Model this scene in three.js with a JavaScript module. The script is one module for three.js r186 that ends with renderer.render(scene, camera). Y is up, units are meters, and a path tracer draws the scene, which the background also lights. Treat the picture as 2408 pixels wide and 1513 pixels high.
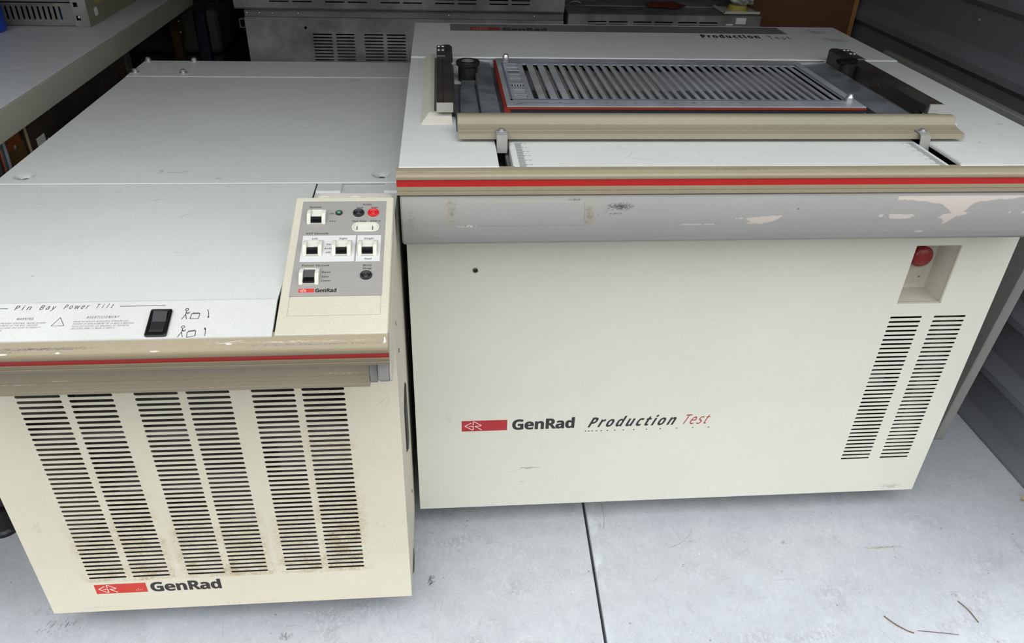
import * as THREE from 'three';
import { RoundedBoxGeometry } from 'three/addons/geometries/RoundedBoxGeometry.js';
import { mergeGeometries, toCreasedNormals } from 'three/addons/utils/BufferGeometryUtils.js';
import { ConvexGeometry } from 'three/addons/geometries/ConvexGeometry.js';
import { Brush, Evaluator, SUBTRACTION } from 'three-bvh-csg';

// ------------------------------------------------------------------ camera, sky, exposure
const scene = new THREE.Scene();
const renderer = new THREE.WebGLRenderer({ antialias: true });
renderer.toneMapping = THREE.LinearToneMapping;
renderer.toneMappingExposure = 1.0;
renderer.shadowMap.enabled = true;
const camera = new THREE.PerspectiveCamera(2 * Math.atan(756.5 / 1802.5) * 180 / Math.PI, 2408 / 1513, 0.02, 60);
camera.rotation.order = 'YXZ';
camera.rotation.set(-0.5717, -0.0994, 0.0335);
camera.position.set(0.0735, 1.5253, 1.3853);
scene.add(camera);

// overcast sky: brightest overhead, the same all round
{
  const w = 64, h = 64, d = new Float32Array(w * h * 4);
  for (let j = 0; j < h; j++) {
    const el = ((j + 0.5) / h - 0.5) * Math.PI, s = Math.max(0, Math.sin(el));
    const L = 3.35 * (1 + 2 * s) / 3;
    for (let i = 0; i < w; i++) d.set([L * 0.98, L * 1.0, L * 1.005, 1], (j * w + i) * 4);
  }
  const t = new THREE.DataTexture(d, w, h, THREE.RGBAFormat, THREE.FloatType);
  t.mapping = THREE.EquirectangularReflectionMapping;
  t.magFilter = t.minFilter = THREE.LinearFilter;
  t.needsUpdate = true;
  scene.background = t;
  scene.environment = t;
}

// ------------------------------------------------------------------ helpers
const PI = Math.PI;
function rng(seed) { let s = seed | 0; return () => { s = (s + 0x6d2b79f5) | 0; let t = Math.imul(s ^ (s >>> 15), 1 | s); t = (t + Math.imul(t ^ (t >>> 7), 61 | t)) ^ t; return ((t ^ (t >>> 14)) >>> 0) / 4294967296; }; }
const used = new Map();
function numbered(n) { const k = used.get(n) || 0; used.set(n, k + 1); return k ? n + '_' + String(k).padStart(3, '0') : n; }
function shade(o) { o.traverse((m) => { if (m.isMesh) { m.castShadow = true; m.receiveShadow = true; } }); }
function thing(name, label, category, p, group) {
  const o = new THREE.Group(); o.name = numbered(name); o.position.set(...p); scene.add(o);
  o.userData = { label, category }; if (group) o.userData.group = group;
  return o;
}
function struct(name) { const o = new THREE.Group(); o.name = name; o.userData = { kind: 'structure' }; scene.add(o); return o; }
// a part: geometry given in world coordinates, kept relative to its thing
let unit = null; // size and place of an assembly drawn at another scale
function part(parent, name, geo, mat, label) {
  const g = Array.isArray(geo) ? merge(geo) : geo;
  if (unit) g.applyMatrix4(unit);
  const m = new THREE.Mesh(g, mat); m.name = name; m.castShadow = m.receiveShadow = true;
  let top = parent; while (top.parent && top.parent !== scene) top = top.parent;
  if (parent === top) m.position.set(-top.position.x, -top.position.y, -top.position.z);
  parent.add(m);
  if (label) m.userData.label = label;
  return m;
}
// a part that shares its geometry with others: placed at a world point
function inst(parent, name, geo, mat, x, y, z, q) {
  const m = new THREE.Mesh(geo, mat); m.name = name; m.castShadow = m.receiveShadow = true;
  m.position.set(x, y, z); if (unit) { m.position.applyMatrix4(unit); m.scale.setScalar(unit.elements[0]); } if (q) m.quaternion.copy(q);
  if (parent.isMesh) { // parent's own frame is the world frame of its thing
  } else m.position.sub(parent.position);
  parent.add(m); return m;
}
function merge(list) {
  const gs = list.map((g) => { const n = g.index ? g.toNonIndexed() : g.clone(); for (const k of Object.keys(n.attributes)) if (!['position', 'normal', 'uv'].includes(k)) n.deleteAttribute(k); n.clearGroups(); if (!n.attributes.uv) n.setAttribute('uv', new THREE.BufferAttribute(new Float32Array(n.attributes.position.count * 2), 2)); return n; });
  return mergeGeometries(gs);
}
// uv in metres by the way each face points
function muv(geo) {
  const g = geo.index ? geo.toNonIndexed() : geo, p = g.attributes.position, n = g.attributes.normal, uv = new Float32Array(p.count * 2);
  for (let i = 0; i < p.count; i += 3) {
    let ax = 0, ay = 0, az = 0;
    for (let k = 0; k < 3; k++) { ax += Math.abs(n.getX(i + k)); ay += Math.abs(n.getY(i + k)); az += Math.abs(n.getZ(i + k)); }
    for (let k = 0; k < 3; k++) {
      const x = p.getX(i + k), y = p.getY(i + k), z = p.getZ(i + k), o = (i + k) * 2;
      if (ay >= ax && ay >= az) { uv[o] = x; uv[o + 1] = -z; } else if (az >= ax) { uv[o] = x; uv[o + 1] = y; } else { uv[o] = -z; uv[o + 1] = y; }
    }
  }
  g.setAttribute('uv', new THREE.BufferAttribute(uv, 2));
  g.clearGroups();
  return g;
}
// uv for long extrusions along x: metres along, metres round
function xuv(g) {
  const p = g.attributes.position, uv = new Float32Array(p.count * 2);
  for (let i = 0; i < p.count; i++) { uv[i * 2] = p.getX(i); uv[i * 2 + 1] = p.getY(i) - p.getZ(i); }
  g.setAttribute('uv', new THREE.BufferAttribute(uv, 2)); g.clearGroups(); return g;
}
function B(x0, x1, y0, y1, z0, z1, r = 0) {
  const w = x1 - x0, h = y1 - y0, d = z1 - z0;
  const g = r ? new RoundedBoxGeometry(w, h, d, 2, r) : new THREE.BoxGeometry(w, h, d);
  g.translate((x0 + x1) / 2, (y0 + y1) / 2, (z0 + z1) / 2);
  return muv(g);
}
// an open-fronted sheet-metal box
function shell(x0, x1, y0, y1, z0, z1, t = 0.002) { return [B(x0, x0 + t, y0, y1, z0, z1), B(x1 - t, x1, y0, y1, z0, z1), B(x0, x1, y0, y0 + t, z0, z1), B(x0, x1, y1 - t, y1, z0, z1), B(x0, x1, y0, y1, z0, z0 + t)]; }
function shp(pts) { const s = new THREE.Shape(); pts.forEach(([a, b], i) => (i ? s.lineTo(a, b) : s.moveTo(a, b))); s.closePath(); return s; }
function extr(shape, depth, bev = 0, curve = 6) {
  return new THREE.ExtrudeGeometry(shape, { depth: depth - 2 * bev, bevelEnabled: bev > 0, bevelThickness: bev, bevelSize: bev, bevelOffset: -bev, bevelSegments: 1, curveSegments: curve, steps: 1 }).translate(0, 0, bev);
}
// profile of [z, y] points swept along x
function sweepX(prof, x0, x1, crease = 0.7, bev = 0) {
  const g = extr(shp(prof.map(([z, y]) => [-z, y])), x1 - x0, bev).rotateY(PI / 2).translate(x0, 0, 0);
  return toCreasedNormals(g, crease);
}
function sweepZ(prof, z0, z1, crease = 0.7) { return toCreasedNormals(extr(shp(prof), z1 - z0).translate(0, 0, z0), crease); }
// plan of [x, z] points raised from y0 to y1
function raiseY(shape, y0, y1, bev = 0, curve = 6) { return extr(shape, y1 - y0, bev, curve).rotateX(-PI / 2).translate(0, y0, 0); }
function plan(pts) { return shp(pts.map(([x, z]) => [x, -z])); }
function rrect(x0, x1, y0, y1, r, Kind = THREE.Shape) {
  const s = new Kind();
  s.moveTo(x0 + r, y0); s.lineTo(x1 - r, y0); s.absarc(x1 - r, y0 + r, r, -PI / 2, 0); s.lineTo(x1, y1 - r); s.absarc(x1 - r, y1 - r, r, 0, PI / 2);
  s.lineTo(x0 + r, y1); s.absarc(x0 + r, y1 - r, r, PI / 2, PI); s.lineTo(x0, y0 + r); s.absarc(x0 + r, y0 + r, r, PI, 1.5 * PI);
  return s;
}
function slotHole(x0, x1, y, h) { // long slot with round ends
  const s = new THREE.Path(), r = h / 2;
  s.moveTo(x0 + r, y - r); s.lineTo(x1 - r, y - r); s.absarc(x1 - r, y, r, -PI / 2, PI / 2); s.lineTo(x0 + r, y + r); s.absarc(x0 + r, y, r, PI / 2, 1.5 * PI);
  return s;
}
function rectHole(x0, x1, y0, y1) { const s = new THREE.Path(); s.moveTo(x0, y0); s.lineTo(x1, y0); s.lineTo(x1, y1); s.lineTo(x0, y1); s.closePath(); return s; }
function cyl(r0, r1, h, n = 20) { return new THREE.CylinderGeometry(r0, r1, h, n); }
function lathe(pts, n = 28) { return new THREE.LatheGeometry(pts.map(([r, y]) => new THREE.Vector2(r, y)), n); }

// ------------------------------------------------------------------ computed textures
// smooth periodic noise, 0..1
function noiseField(n, cells, seed) {
  const R = rng(seed), g = new Float32Array(cells * cells); for (let i = 0; i < g.length; i++) g[i] = R();
  const out = new Float32Array(n * n);
  for (let y = 0; y < n; y++) {
    const fy = y / n * cells, y0 = Math.floor(fy), ty = fy - y0, sy = ty * ty * (3 - 2 * ty);
    for (let x = 0; x < n; x++) {
      const fx = x / n * cells, x0 = Math.floor(fx), tx = fx - x0, sx = tx * tx * (3 - 2 * tx), a = (y0 % cells) * cells, b = ((y0 + 1) % cells) * cells, x1 = (x0 + 1) % cells, xx = x0 % cells;
      out[y * n + x] = (g[a + xx] * (1 - sx) + g[a + x1] * sx) * (1 - sy) + (g[b + xx] * (1 - sx) + g[b + x1] * sx) * sy;
    }
  }
  return out;
}
function fbm(n, cells, oct, seed) {
  const out = new Float32Array(n * n); let amp = 0.5, tot = 0;
  for (let o = 0; o < oct; o++, cells *= 2, amp *= 0.55) { if (cells > n) break; const f = noiseField(n, cells, seed + o * 17); for (let i = 0; i < out.length; i++) out[i] += f[i] * amp; tot += amp; }
  for (let i = 0; i < out.length; i++) out[i] /= tot;
  return out;
}
const NF = { coarse: fbm(512, 4, 5, 3), mid: fbm(512, 16, 4, 7), fine: fbm(512, 128, 2, 11), grain: (() => { const R = rng(5), a = new Float32Array(512 * 512); for (let i = 0; i < a.length; i++) a[i] = R(); return a; })() };
const samp = (f, x, y) => f[((y & 511) << 9) | (x & 511)];
function tileTex(n, fn, size, srgb) {
  const d = new Uint8Array(n * n * 4);
  for (let y = 0; y < n; y++) for (let x = 0; x < n; x++) { const c = fn(x, y), o = (y * n + x) * 4; const v = Array.isArray(c) ? c : [c, c, c]; d[o] = v[0] * 255; d[o + 1] = v[1] * 255; d[o + 2] = v[2] * 255; d[o + 3] = 255; }
  const t = new THREE.DataTexture(d, n, n); t.wrapS = t.wrapT = THREE.RepeatWrapping; t.magFilter = THREE.LinearFilter; t.minFilter = THREE.LinearMipmapLinearFilter; t.generateMipmaps = true; t.needsUpdate = true;
  if (srgb) t.colorSpace = THREE.SRGBColorSpace;
  t.repeat.set(1 / size, 1 / size); return t;
}
const clamp = (v, a = 0, b = 1) => Math.min(b, Math.max(a, v));
const T = {
  powder: tileTex(512, (x, y) => clamp(0.5 + (samp(NF.fine, x, y) - 0.5) * 1.3), 0.2),
  leather: tileTex(512, (x, y) => { const v = samp(NF.fine, x, y); return clamp(0.5 + Math.sign(v - 0.5) * Math.sqrt(Math.abs(v - 0.5)) * 0.6); }, 0.09),
  tone: tileTex(512, (x, y) => clamp(0.93 + (samp(NF.coarse, x, y) - 0.5) * 0.09 + (samp(NF.grain, x, y) - 0.5) * 0.05), 0.7, true),
  brushed: tileTex(512, (x, y) => clamp(0.86 + (samp(NF.grain, (x >> 5) + 3, y) - 0.5) * 0.14 + (samp(NF.coarse, x, y) - 0.5) * 0.25), 0.35, true),
  grime: tileTex(512, (x, y) => clamp(0.78 + (samp(NF.coarse, x, y) - 0.5) * 0.5 + (samp(NF.mid, x, y) - 0.5) * 0.25), 0.5, true),
  concreteBump: tileTex(512, (x, y) => clamp(samp(NF.mid, x, y) * 0.5 + samp(NF.fine, x, y) * 0.5), 0.5),
  wood: tileTex(512, (x, y) => { const v = samp(NF.coarse, x >> 4, y) * 0.7 + samp(NF.grain, 9, y) * 0.12 + samp(NF.mid, x >> 3, y) * 0.3; return [clamp(0.55 + v * 0.35), clamp(0.47 + v * 0.32), clamp(0.36 + v * 0.28)]; }, 0.6, true),
};
const hex = (h) => [(h >> 16 & 255), (h >> 8 & 255), (h & 255)];
// a painted sheet: a canvas over a rectangle of metres (u right, v up), with colour grain
class Sheet {
  constructor(u0, u1, v0, v1, pxm, base, { grain = 6, cloud = 10, speck = 0, speckCol = [90, 88, 82], seed = 1, pix } = {}) {
    this.u0 = u0; this.u1 = u1; this.v0 = v0; this.v1 = v1;
    this.W = Math.min(2048, Math.round((u1 - u0) * pxm)); this.H = Math.min(2048, Math.round((v1 - v0) * pxm));
    this.k = this.W / (u1 - u0); this.R = rng(seed * 7919 + 13);
    const c = this.canvas = document.createElement('canvas'); c.width = this.W; c.height = this.H;
    const x = this.x = c.getContext('2d'), im = x.createImageData(this.W, this.H), d = im.data, b = hex(base), off = seed * 131;
    for (let j = 0; j < this.H; j++) for (let i = 0; i < this.W; i++) {
      const o = (j * this.W + i) * 4;
      let n = (samp(NF.grain, i + off, j * 3 + off) - 0.5) * grain + (samp(NF.coarse, (i >> 1) + off, (j >> 1) + off) - 0.5) * cloud + (samp(NF.mid, i + off, j) - 0.5) * cloud * 0.5;
      let r = b[0] + n, g = b[1] + n, bl = b[2] + n;
      if (speck && samp(NF.grain, i + off * 2, j + off) < speck * (0.4 + 1.2 * samp(NF.mid, i, j + off))) { r += (speckCol[0] - r) * 0.45; g += (speckCol[1] - g) * 0.45; bl += (speckCol[2] - bl) * 0.45; }
      if (pix) { const q = pix(u0 + i / this.k, v1 - j / this.k, i, j); if (q) { r += (q[0] - r) * q[3]; g += (q[1] - g) * q[3]; bl += (q[2] - bl) * q[3]; } }
      d[o] = r; d[o + 1] = g; d[o + 2] = bl; d[o + 3] = 255;
    }
    x.putImageData(im, 0, 0); x.lineCap = 'round';
  }
  X(u) { return (u - this.u0) * this.k; } Y(v) { return (this.v1 - v) * this.H / (this.v1 - this.v0); }
  line(pts, w, col) { const x = this.x; x.strokeStyle = col; x.lineWidth = w * this.k; x.beginPath(); pts.forEach(([u, v], i) => (i ? x.lineTo(this.X(u), this.Y(v)) : x.moveTo(this.X(u), this.Y(v)))); x.stroke(); }
  curve(u, v, len, ang, bend, w, col) { const p = []; let a = ang; for (let i = 0; i <= 8; i++) { p.push([u, v]); u += Math.cos(a) * len / 8; v += Math.sin(a) * len / 8; a += bend / 8; } this.line(p, w, col); }
  // ragged patch
  chip(u, v, w, h, col, rag = 0.35, n = 28, fn) {
    const x = this.x; x.fillStyle = col; x.beginPath();
    for (let i = 0; i < n; i++) { const a = i / n * 2 * PI, r = 1 - rag * this.R(); let du = Math.cos(a) * w / 2 * r, dv = Math.sin(a) * h / 2 * r; if (fn) [du, dv] = fn(du, dv); x.lineTo(this.X(u + du), this.Y(v + dv)); }
    x.fill();
  }
  poly(pts, col, rag = 0) {
    const x = this.x; x.fillStyle = col; x.beginPath();
    for (let i = 0; i < pts.length; i++) { const a = pts[i], b = pts[(i + 1) % pts.length], n = rag ? 10 : 1; for (let k = 0; k < n; k++) { const t = k / n; x.lineTo(this.X(a[0] + (b[0] - a[0]) * t + (this.R() - 0.5) * rag), this.Y(a[1] + (b[1] - a[1]) * t + (this.R() - 0.5) * rag)); } }
    x.fill();
  }
  // cloud of small marks
  scuff(u, v, w, h, n, col, s0 = 0.0005, s1 = 0.002, ang = null) {
    for (let i = 0; i < n; i++) { const a = ang === null ? this.R() * PI : ang + (this.R() - 0.5) * 0.4, l = s0 + (s1 - s0) * this.R(); const gu = (this.R() + this.R() - 1) * w / 2, gv = (this.R() + this.R() - 1) * h / 2; this.curve(u + gu, v + gv, l, a, (this.R() - 0.5), s0 * (0.5 + this.R()), col); }
  }
  tex() {
    const t = new THREE.CanvasTexture(this.canvas); t.colorSpace = THREE.SRGBColorSpace; t.wrapS = t.wrapT = THREE.MirroredRepeatWrapping;
    t.repeat.set(1 / (this.u1 - this.u0), 1 / (this.v1 - this.v0)); t.offset.set(-this.u0 / (this.u1 - this.u0), -this.v0 / (this.v1 - this.v0)); t.anisotropy = 8; return t;
  }
}
// text set into a box: x0..x1 on the baseline, cap height given
function fit(x, str, x0, x1, base, cap, { bold = true, shear = 0, spacing = 0, col = '#222', font = 'sans-serif', outline = 0, outlineCol } = {}) {
  x.save(); x.font = (bold ? 'bold ' : '') + '100px ' + font; x.fillStyle = col; x.textBaseline = 'alphabetic';
  const ws = [...str].map((c) => x.measureText(c).width), total = ws.reduce((a, b) => a + b, 0) + spacing * 100 * (str.length - 1), sy = cap / 71.5, sx = (x1 - x0 - shear * cap) / total;
  x.transform(sx, 0, -shear * sy, sy, x0, base);
  let at = 0; [...str].forEach((c, i) => { if (outline) { x.strokeStyle = outlineCol || col; x.lineWidth = outline; x.strokeText(c, at, 0); } x.fillText(c, at, 0); at += ws[i] + spacing * 100; });
  x.restore();
}
function mono(x, str, x0, x1, base, cap, opt = {}) { fit(x, str, x0, x1, base, cap, { bold: false, font: 'sans-serif', shear: 0.28, spacing: 0.2, ...opt }); }
// flat print: a see-through canvas; draw(ctx, px per metre)
function printMat(w, h, pxm, draw, rough = 0.5) {
  const c = document.createElement('canvas'); c.width = Math.min(2048, Math.round(w * pxm)); c.height = Math.round(h * c.width / w);
  const x = c.getContext('2d'); x.lineCap = 'round'; x.lineJoin = 'round'; x.scale(c.width / w, c.width / w); draw(x);
  const t = new THREE.CanvasTexture(c); t.colorSpace = THREE.SRGBColorSpace; t.anisotropy = 8;
  return new THREE.MeshStandardMaterial({ map: t, transparent: true, roughness: rough });
}
function emblem(x, x0, y0, w, h, bg = '#b02c30', fg = '#f0dcd8') { // the red bar with its line monogram
  x.fillStyle = bg; x.fillRect(x0, y0, w, h);
  const ex = x0 + h * 0.24, ey = y0 + h * 0.07, ew = h * 1.22, eh = h * 0.86, P = (a, b) => [ex + a * ew, ey + b * eh];
  x.strokeStyle = fg; x.lineWidth = h * 0.065;
  for (const l of [[[0.36, 0.17], [0, 0.5], [0.42, 0.93], [0.5, 0.93], [0.5, 0.53], [0.26, 0.53]], [[0.5, 0.36], [0.5, 0.03], [0.56, 0.03], [0.98, 0.44], [0.94, 0.51], [0.62, 0.55], [1, 0.95]]]) { x.beginPath(); l.forEach((p, i) => (i ? x.lineTo(...P(...p)) : x.moveTo(...P(...p)))); x.stroke(); }
}

// ------------------------------------------------------------------ materials
const std = (o) => new THREE.MeshStandardMaterial(o);
const C = (h) => new THREE.Color(h);
const M = {
  greyPaint: std({ color: C('#cfd1cf'), roughness: 0.5, map: T.tone, bumpMap: T.powder, bumpScale: 0.00012 }),
  greyTrim: std({ color: C('#9b9b97'), roughness: 0.5, map: T.tone }),
  cream: std({ color: C('#cecab8'), roughness: 0.55, map: T.tone, bumpMap: T.powder, bumpScale: 0.0002 }),
  creamLight: std({ color: C('#e2ded0'), roughness: 0.5, map: T.tone }),
  beige: std({ color: C('#a69d87'), roughness: 0.42, map: T.tone, bumpMap: T.leather, bumpScale: 0.0005 }),
  beigeSmooth: std({ color: C('#a69f8b'), roughness: 0.45, map: T.tone }),
  red: std({ color: C('#b3211f'), roughness: 0.42 }),
  redGasket: std({ color: C('#912819'), roughness: 0.6, map: T.tone }),
  redButton: std({ color: C('#84201f'), roughness: 0.35 }),
  black: std({ color: C('#1d1d20'), roughness: 0.4 }),
  caster: std({ color: C('#5d5040'), roughness: 0.7, map: T.grime }),
  blackGloss: std({ color: C('#121214'), roughness: 0.22 }),
  rubber: std({ color: C('#1c1d1f'), roughness: 0.7 }),
  inner: std({ color: C('#8b8d89'), roughness: 0.6, map: T.grime }),
  whitePlastic: std({ color: C('#dddcd0'), roughness: 0.45, map: T.tone }),
  jackRed: std({ color: C('#c51d1d'), roughness: 0.35 }),
  steel: std({ color: C('#c6c7c8'), roughness: 0.26, metalness: 0.75 }),
  zinc: std({ color: C('#9b9c98'), roughness: 0.4, metalness: 0.9, map: T.brushed }),
  alu: std({ color: C('#b2b5bb'), roughness: 0.42, metalness: 0.15, map: T.brushed }),
  panMetal: std({ color: C('#878d93'), roughness: 0.35, metalness: 0.1, map: T.grime }),
  blackSteel: std({ color: C('#4c4642'), roughness: 0.5, metalness: 0.1, map: T.grime }),
  barEnd: std({ color: C('#b0aca8'), roughness: 0.5, metalness: 0.4 }),
  blueGasket: std({ color: C('#566372'), roughness: 0.6 }),
  gold: std({ color: C('#8d7440'), roughness: 0.4, metalness: 0.7, map: T.grime }),
  bgGrey: std({ color: C('#8f918a'), roughness: 0.6, map: T.grime }),
  bgGrey2: std({ color: C('#9a9c95'), roughness: 0.6, map: T.grime }),
  galv: std({ color: C('#8b8c88'), roughness: 0.45, metalness: 0.5, map: T.brushed }),
  brown: std({ color: C('#4a3a30'), roughness: 0.6, map: T.grime }),
  navy: std({ color: C('#1b2333'), roughness: 0.5 }),
  wallSteel: std({ color: C('#84878d'), roughness: 0.5, metalness: 0.15, map: T.tone, bumpMap: T.powder, bumpScale: 0.0004 }),
  ceilingMat: std({ color: C('#6a6a68'), roughness: 0.8, map: T.tone }),
  asphalt: std({ color: C('#77777a'), roughness: 0.95, map: T.grime }),
  ply: std({ color: C('#7a5d40'), roughness: 0.7, map: T.wood }),
  plyEdge: std({ color: C('#c9a878'), roughness: 0.7, map: T.wood }),
  ledGreen: new THREE.MeshPhysicalMaterial({ color: C('#0f6b4a'), roughness: 0.12, clearcoat: 1 }),
  blue: std({ color: C('#0a3fb0'), roughness: 0.4 }),
  paper: std({ color: C('#d9d9d6'), roughness: 0.8 }),
  yellow: std({ color: C('#b6a950'), roughness: 0.7, map: T.tone }),
  bag: new THREE.MeshPhysicalMaterial({ color: C('#c9cac6'), roughness: 0.2, transmission: 0.5, thickness: 0 }),
  ragRed: std({ color: C('#6e1a1a'), roughness: 0.95, map: T.grime }),
};

// ------------------------------------------------------------------ the storage unit
const WX = 1.68, LX = -1.45, BZ = -4.2, DZ = 0.30, CH = 2.4;
{
  // floor slabs either side of a sawn joint
  const floorSheet = new Sheet(-1.1, 1.75, -1.3, 0.6, 720, 0xb6bac0, {
    grain: 15, cloud: 24, seed: 4,
    pix: (u, v, i, j) => { const f = samp(NF.fine, i, (j * 0.6) | 0) * 0.6 + samp(NF.mid, (i * 2.3) | 0, (j * 1.7) | 0) * 0.4; if (f > 0.56) return [214, 217, 220, (f - 0.56) * 0.9]; if (f < 0.42) return [138, 140, 146, (0.42 - f) * 0.8]; const a = samp(NF.mid, (i * 0.6) | 0, (j * 1.1) | 0), b = samp(NF.coarse, (i * 0.35 + 99) | 0, (j * 0.4) | 0); return a + b > 1.12 ? [206, 209, 212, clamp((a + b - 1.12) * 1.6) * 0.8] : a + b < 0.86 ? [150, 152, 158, clamp((0.86 - a - b) * 1.4)] : null; },
  });
  const S = floorSheet; // v = -z
  const R = S.R;
  for (let i = 0; i < 190; i++) S.curve(-1 + R() * 2.6, -0.5 + R() * 1.0, 0.008 + R() * 0.05, R() * PI * 2, (R() - 0.5) * 0.8, 0.0004 + R() * 0.0006, `rgba(80,78,76,${0.1 + R() * 0.35})`);
  for (let i = 0; i < 60; i++) S.curve(-1 + R() * 2.6, -0.5 + R() * 1.0, 0.05 + R() * 0.25, R() * PI * 2, (R() - 0.5) * 0.3, 0.0009, `rgba(${R() < 0.5 ? '120,122,126' : '215,218,220'},${0.12 + R() * 0.25})`);
  for (let i = 0; i < 160; i++) S.chip(-1 + R() * 2.6, -0.5 + R() * 1.0, 0.002 + R() * 0.005, 0.002 + R() * 0.004, R() < 0.65 ? 'rgba(70,66,60,0.6)' : 'rgba(235,236,236,0.8)', 0.5, 9);
  const at = (x, z, n, w, h, c, s0, s1, a) => S.scuff(x, -z, w, h, n, c, s0, s1, a);
  at(-0.80, 0.245, 40, 0.12, 0.05, 'rgba(70,68,64,0.55)', 0.001, 0.012, 1.2); at(-0.84, 0.20, 30, 0.09, 0.03, 'rgba(90,80,74,0.4)', 0.001, 0.008);
  at(-0.30, 0.30, 26, 0.05, 0.02, 'rgba(60,60,60,0.6)', 0.001, 0.01, 1.57);
  at(-0.16, 0.38, 90, 0.34, 0.008, 'rgba(55,52,50,0.6)', 0.001, 0.02, 0.02); at(-0.22, 0.40, 50, 0.2, 0.006, 'rgba(55,52,50,0.5)', 0.001, 0.02, 0.02);
  at(0.06, -0.02, 50, 0.2, 0.14, 'rgba(66,60,56,0.55)', 0.0006, 0.014); at(0.02, 0.17, 16, 0.02, 0.05, 'rgba(60,58,56,0.5)', 0.002, 0.012, 1);
  at(1.17, 0.13, 60, 0.11, 0.008, 'rgba(110,100,84,0.45)', 0.001, 0.012, 0.02); at(1.28, 0.28, 16, 0.02, 0.03, 'rgba(90,84,70,0.5)', 0.001, 0.008);
  at(0.92, 0.1, 12, 0.02, 0.015, 'rgba(90,80,66,0.5)', 0.001, 0.006);
  S.curve(0.62, -0.10, 0.10, 0.25, 0.9, 0.0010, 'rgba(88,84,78,0.6)'); S.scuff(0.69, -0.085, 0.05, 0.016, 24, 'rgba(96,92,86,0.35)', 0.0006, 0.01, 0.5); S.curve(0.475, 0.06, 0.09, -1.5, -0.4, 0.0009, 'rgba(70,70,66,0.6)');
  // pale bloom along the joint
  for (let i = 0; i < 60; i++) { const z = -0.1 + R() * 0.6; S.chip(0.445 - (z + 0.06) * 0.044 + (R() - 0.5) * 0.02 - z * 0.04, -z, 0.008 + R() * 0.01, 0.02 + R() * 0.05, 'rgba(222,225,227,0.14)', 0.4, 10); }
  const fm = std({ map: S.tex(), roughness: 0.62, bumpMap: T.concreteBump, bumpScale: 0.0006 });
  const fl = struct('floor'); const jx = (z) => 0.4170 - (z + 0.06) * 0.0435;
  part(fl, 'concrete_slab', muv(raiseY(plan([[LX - 0.2, BZ - 0.2], [jx(BZ) - 0.0035, BZ - 0.2], [jx(DZ) - 0.0035, DZ + 0.3], [LX - 0.2, DZ + 0.3]]), -0.12, 0, 0.0015)), fm);
  part(fl, 'concrete_slab', muv(raiseY(plan([[jx(BZ) + 0.0035, BZ - 0.2], [WX + 0.3, BZ - 0.2], [WX + 0.3, DZ + 0.3], [jx(DZ) + 0.0035, DZ + 0.3]]), -0.12, 0, 0.0015)), fm);
  part(fl, 'joint_filler', muv(raiseY(plan([[jx(BZ) - 0.004, BZ], [jx(BZ) + 0.004, BZ], [jx(DZ) + 0.004, DZ], [jx(DZ) - 0.004, DZ]]), -0.11, -0.003)), std({ color: C('#6b5946'), roughness: 1, map: T.grime }));
  const dr = struct('driveway'); part(dr, 'driveway_surface', B(-9, 9, -0.2, -0.02, DZ + 0.3, 14), M.asphalt);
  // the row of units across the drive, which hides the lowest sky
  const ow = struct('opposite_units'); part(ow, 'unit_wall', B(-14, 14, 0, 3.1, 8.2, 8.5), std({ color: C('#8d8b84'), roughness: 0.7, map: T.tone }));
  for (let i = 0; i < 7; i++) part(ow, 'unit_door', B(-12 + i * 3.4, -9.4 + i * 3.4, 0, 2.3, 8.17, 8.2), std({ color: C('#6d7076'), roughness: 0.6, map: T.tone }));
  // right wall: trapezoid ribs running the depth of the unit
  const wr = struct('wall_right'); const pr = [[WX + 0.1, 0]]; const P = 0.19;
  pr.push([WX + 0.002, 0]);
  for (let k = 0; k < 13; k++) { const y = k * P + 0.012; if (y + P > CH) break; pr.push([WX, y], [WX + 0.028, y + 0.04], [WX + 0.028, y + 0.04 + 0.105], [WX, y + P - 0.022 + 0.0]); }
  pr.push([WX, CH], [WX + 0.1, CH]);
  part(wr, 'wall_sheet', muv(sweepZ(pr, BZ, DZ, 0.2)), M.wallSteel);
  const scr = cyl(0.006, 0.007, 0.005, 6).rotateZ(PI / 2);
  for (const [y, z] of [[1.075, -0.954], [1.075, -1.9], [0.5, -0.954]]) inst(wr, 'screw', scr, M.steel, WX + 0.024, y, z);
  part(struct('wall_left'), 'wall_sheet', B(LX - 0.08, LX, 0, CH, BZ, DZ), M.wallSteel);
  part(struct('wall_back'), 'wall_sheet', B(LX - 0.08, WX + 0.1, 0, CH, BZ - 0.08, BZ), M.wallSteel);
  part(struct('ceiling'), 'ceiling_sheet', B(LX - 0.08, WX + 0.1, CH, CH + 0.1, BZ - 0.08, DZ + 0.02), M.ceilingMat);
  part(struct('trim_1'), 'door_header', B(LX - 0.08, WX + 0.1, 2.12, CH, DZ - 0.06, DZ), M.wallSteel);
}

// a slanted face holding the x axis: from A (z, y) towards Bp (z, y); local = (x, -distance down the slope, height above it)
function slope(A, Bp) {
  const l = Math.hypot(Bp[0] - A[0], Bp[1] - A[1]), dz = (Bp[0] - A[0]) / l, dy = (Bp[1] - A[1]) / l;
  return new THREE.Matrix4().makeBasis(new THREE.Vector3(1, 0, 0), new THREE.Vector3(0, -dy, -dz), new THREE.Vector3(0, dz, -dy)).setPosition(0, A[1], A[0]);
}
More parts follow.
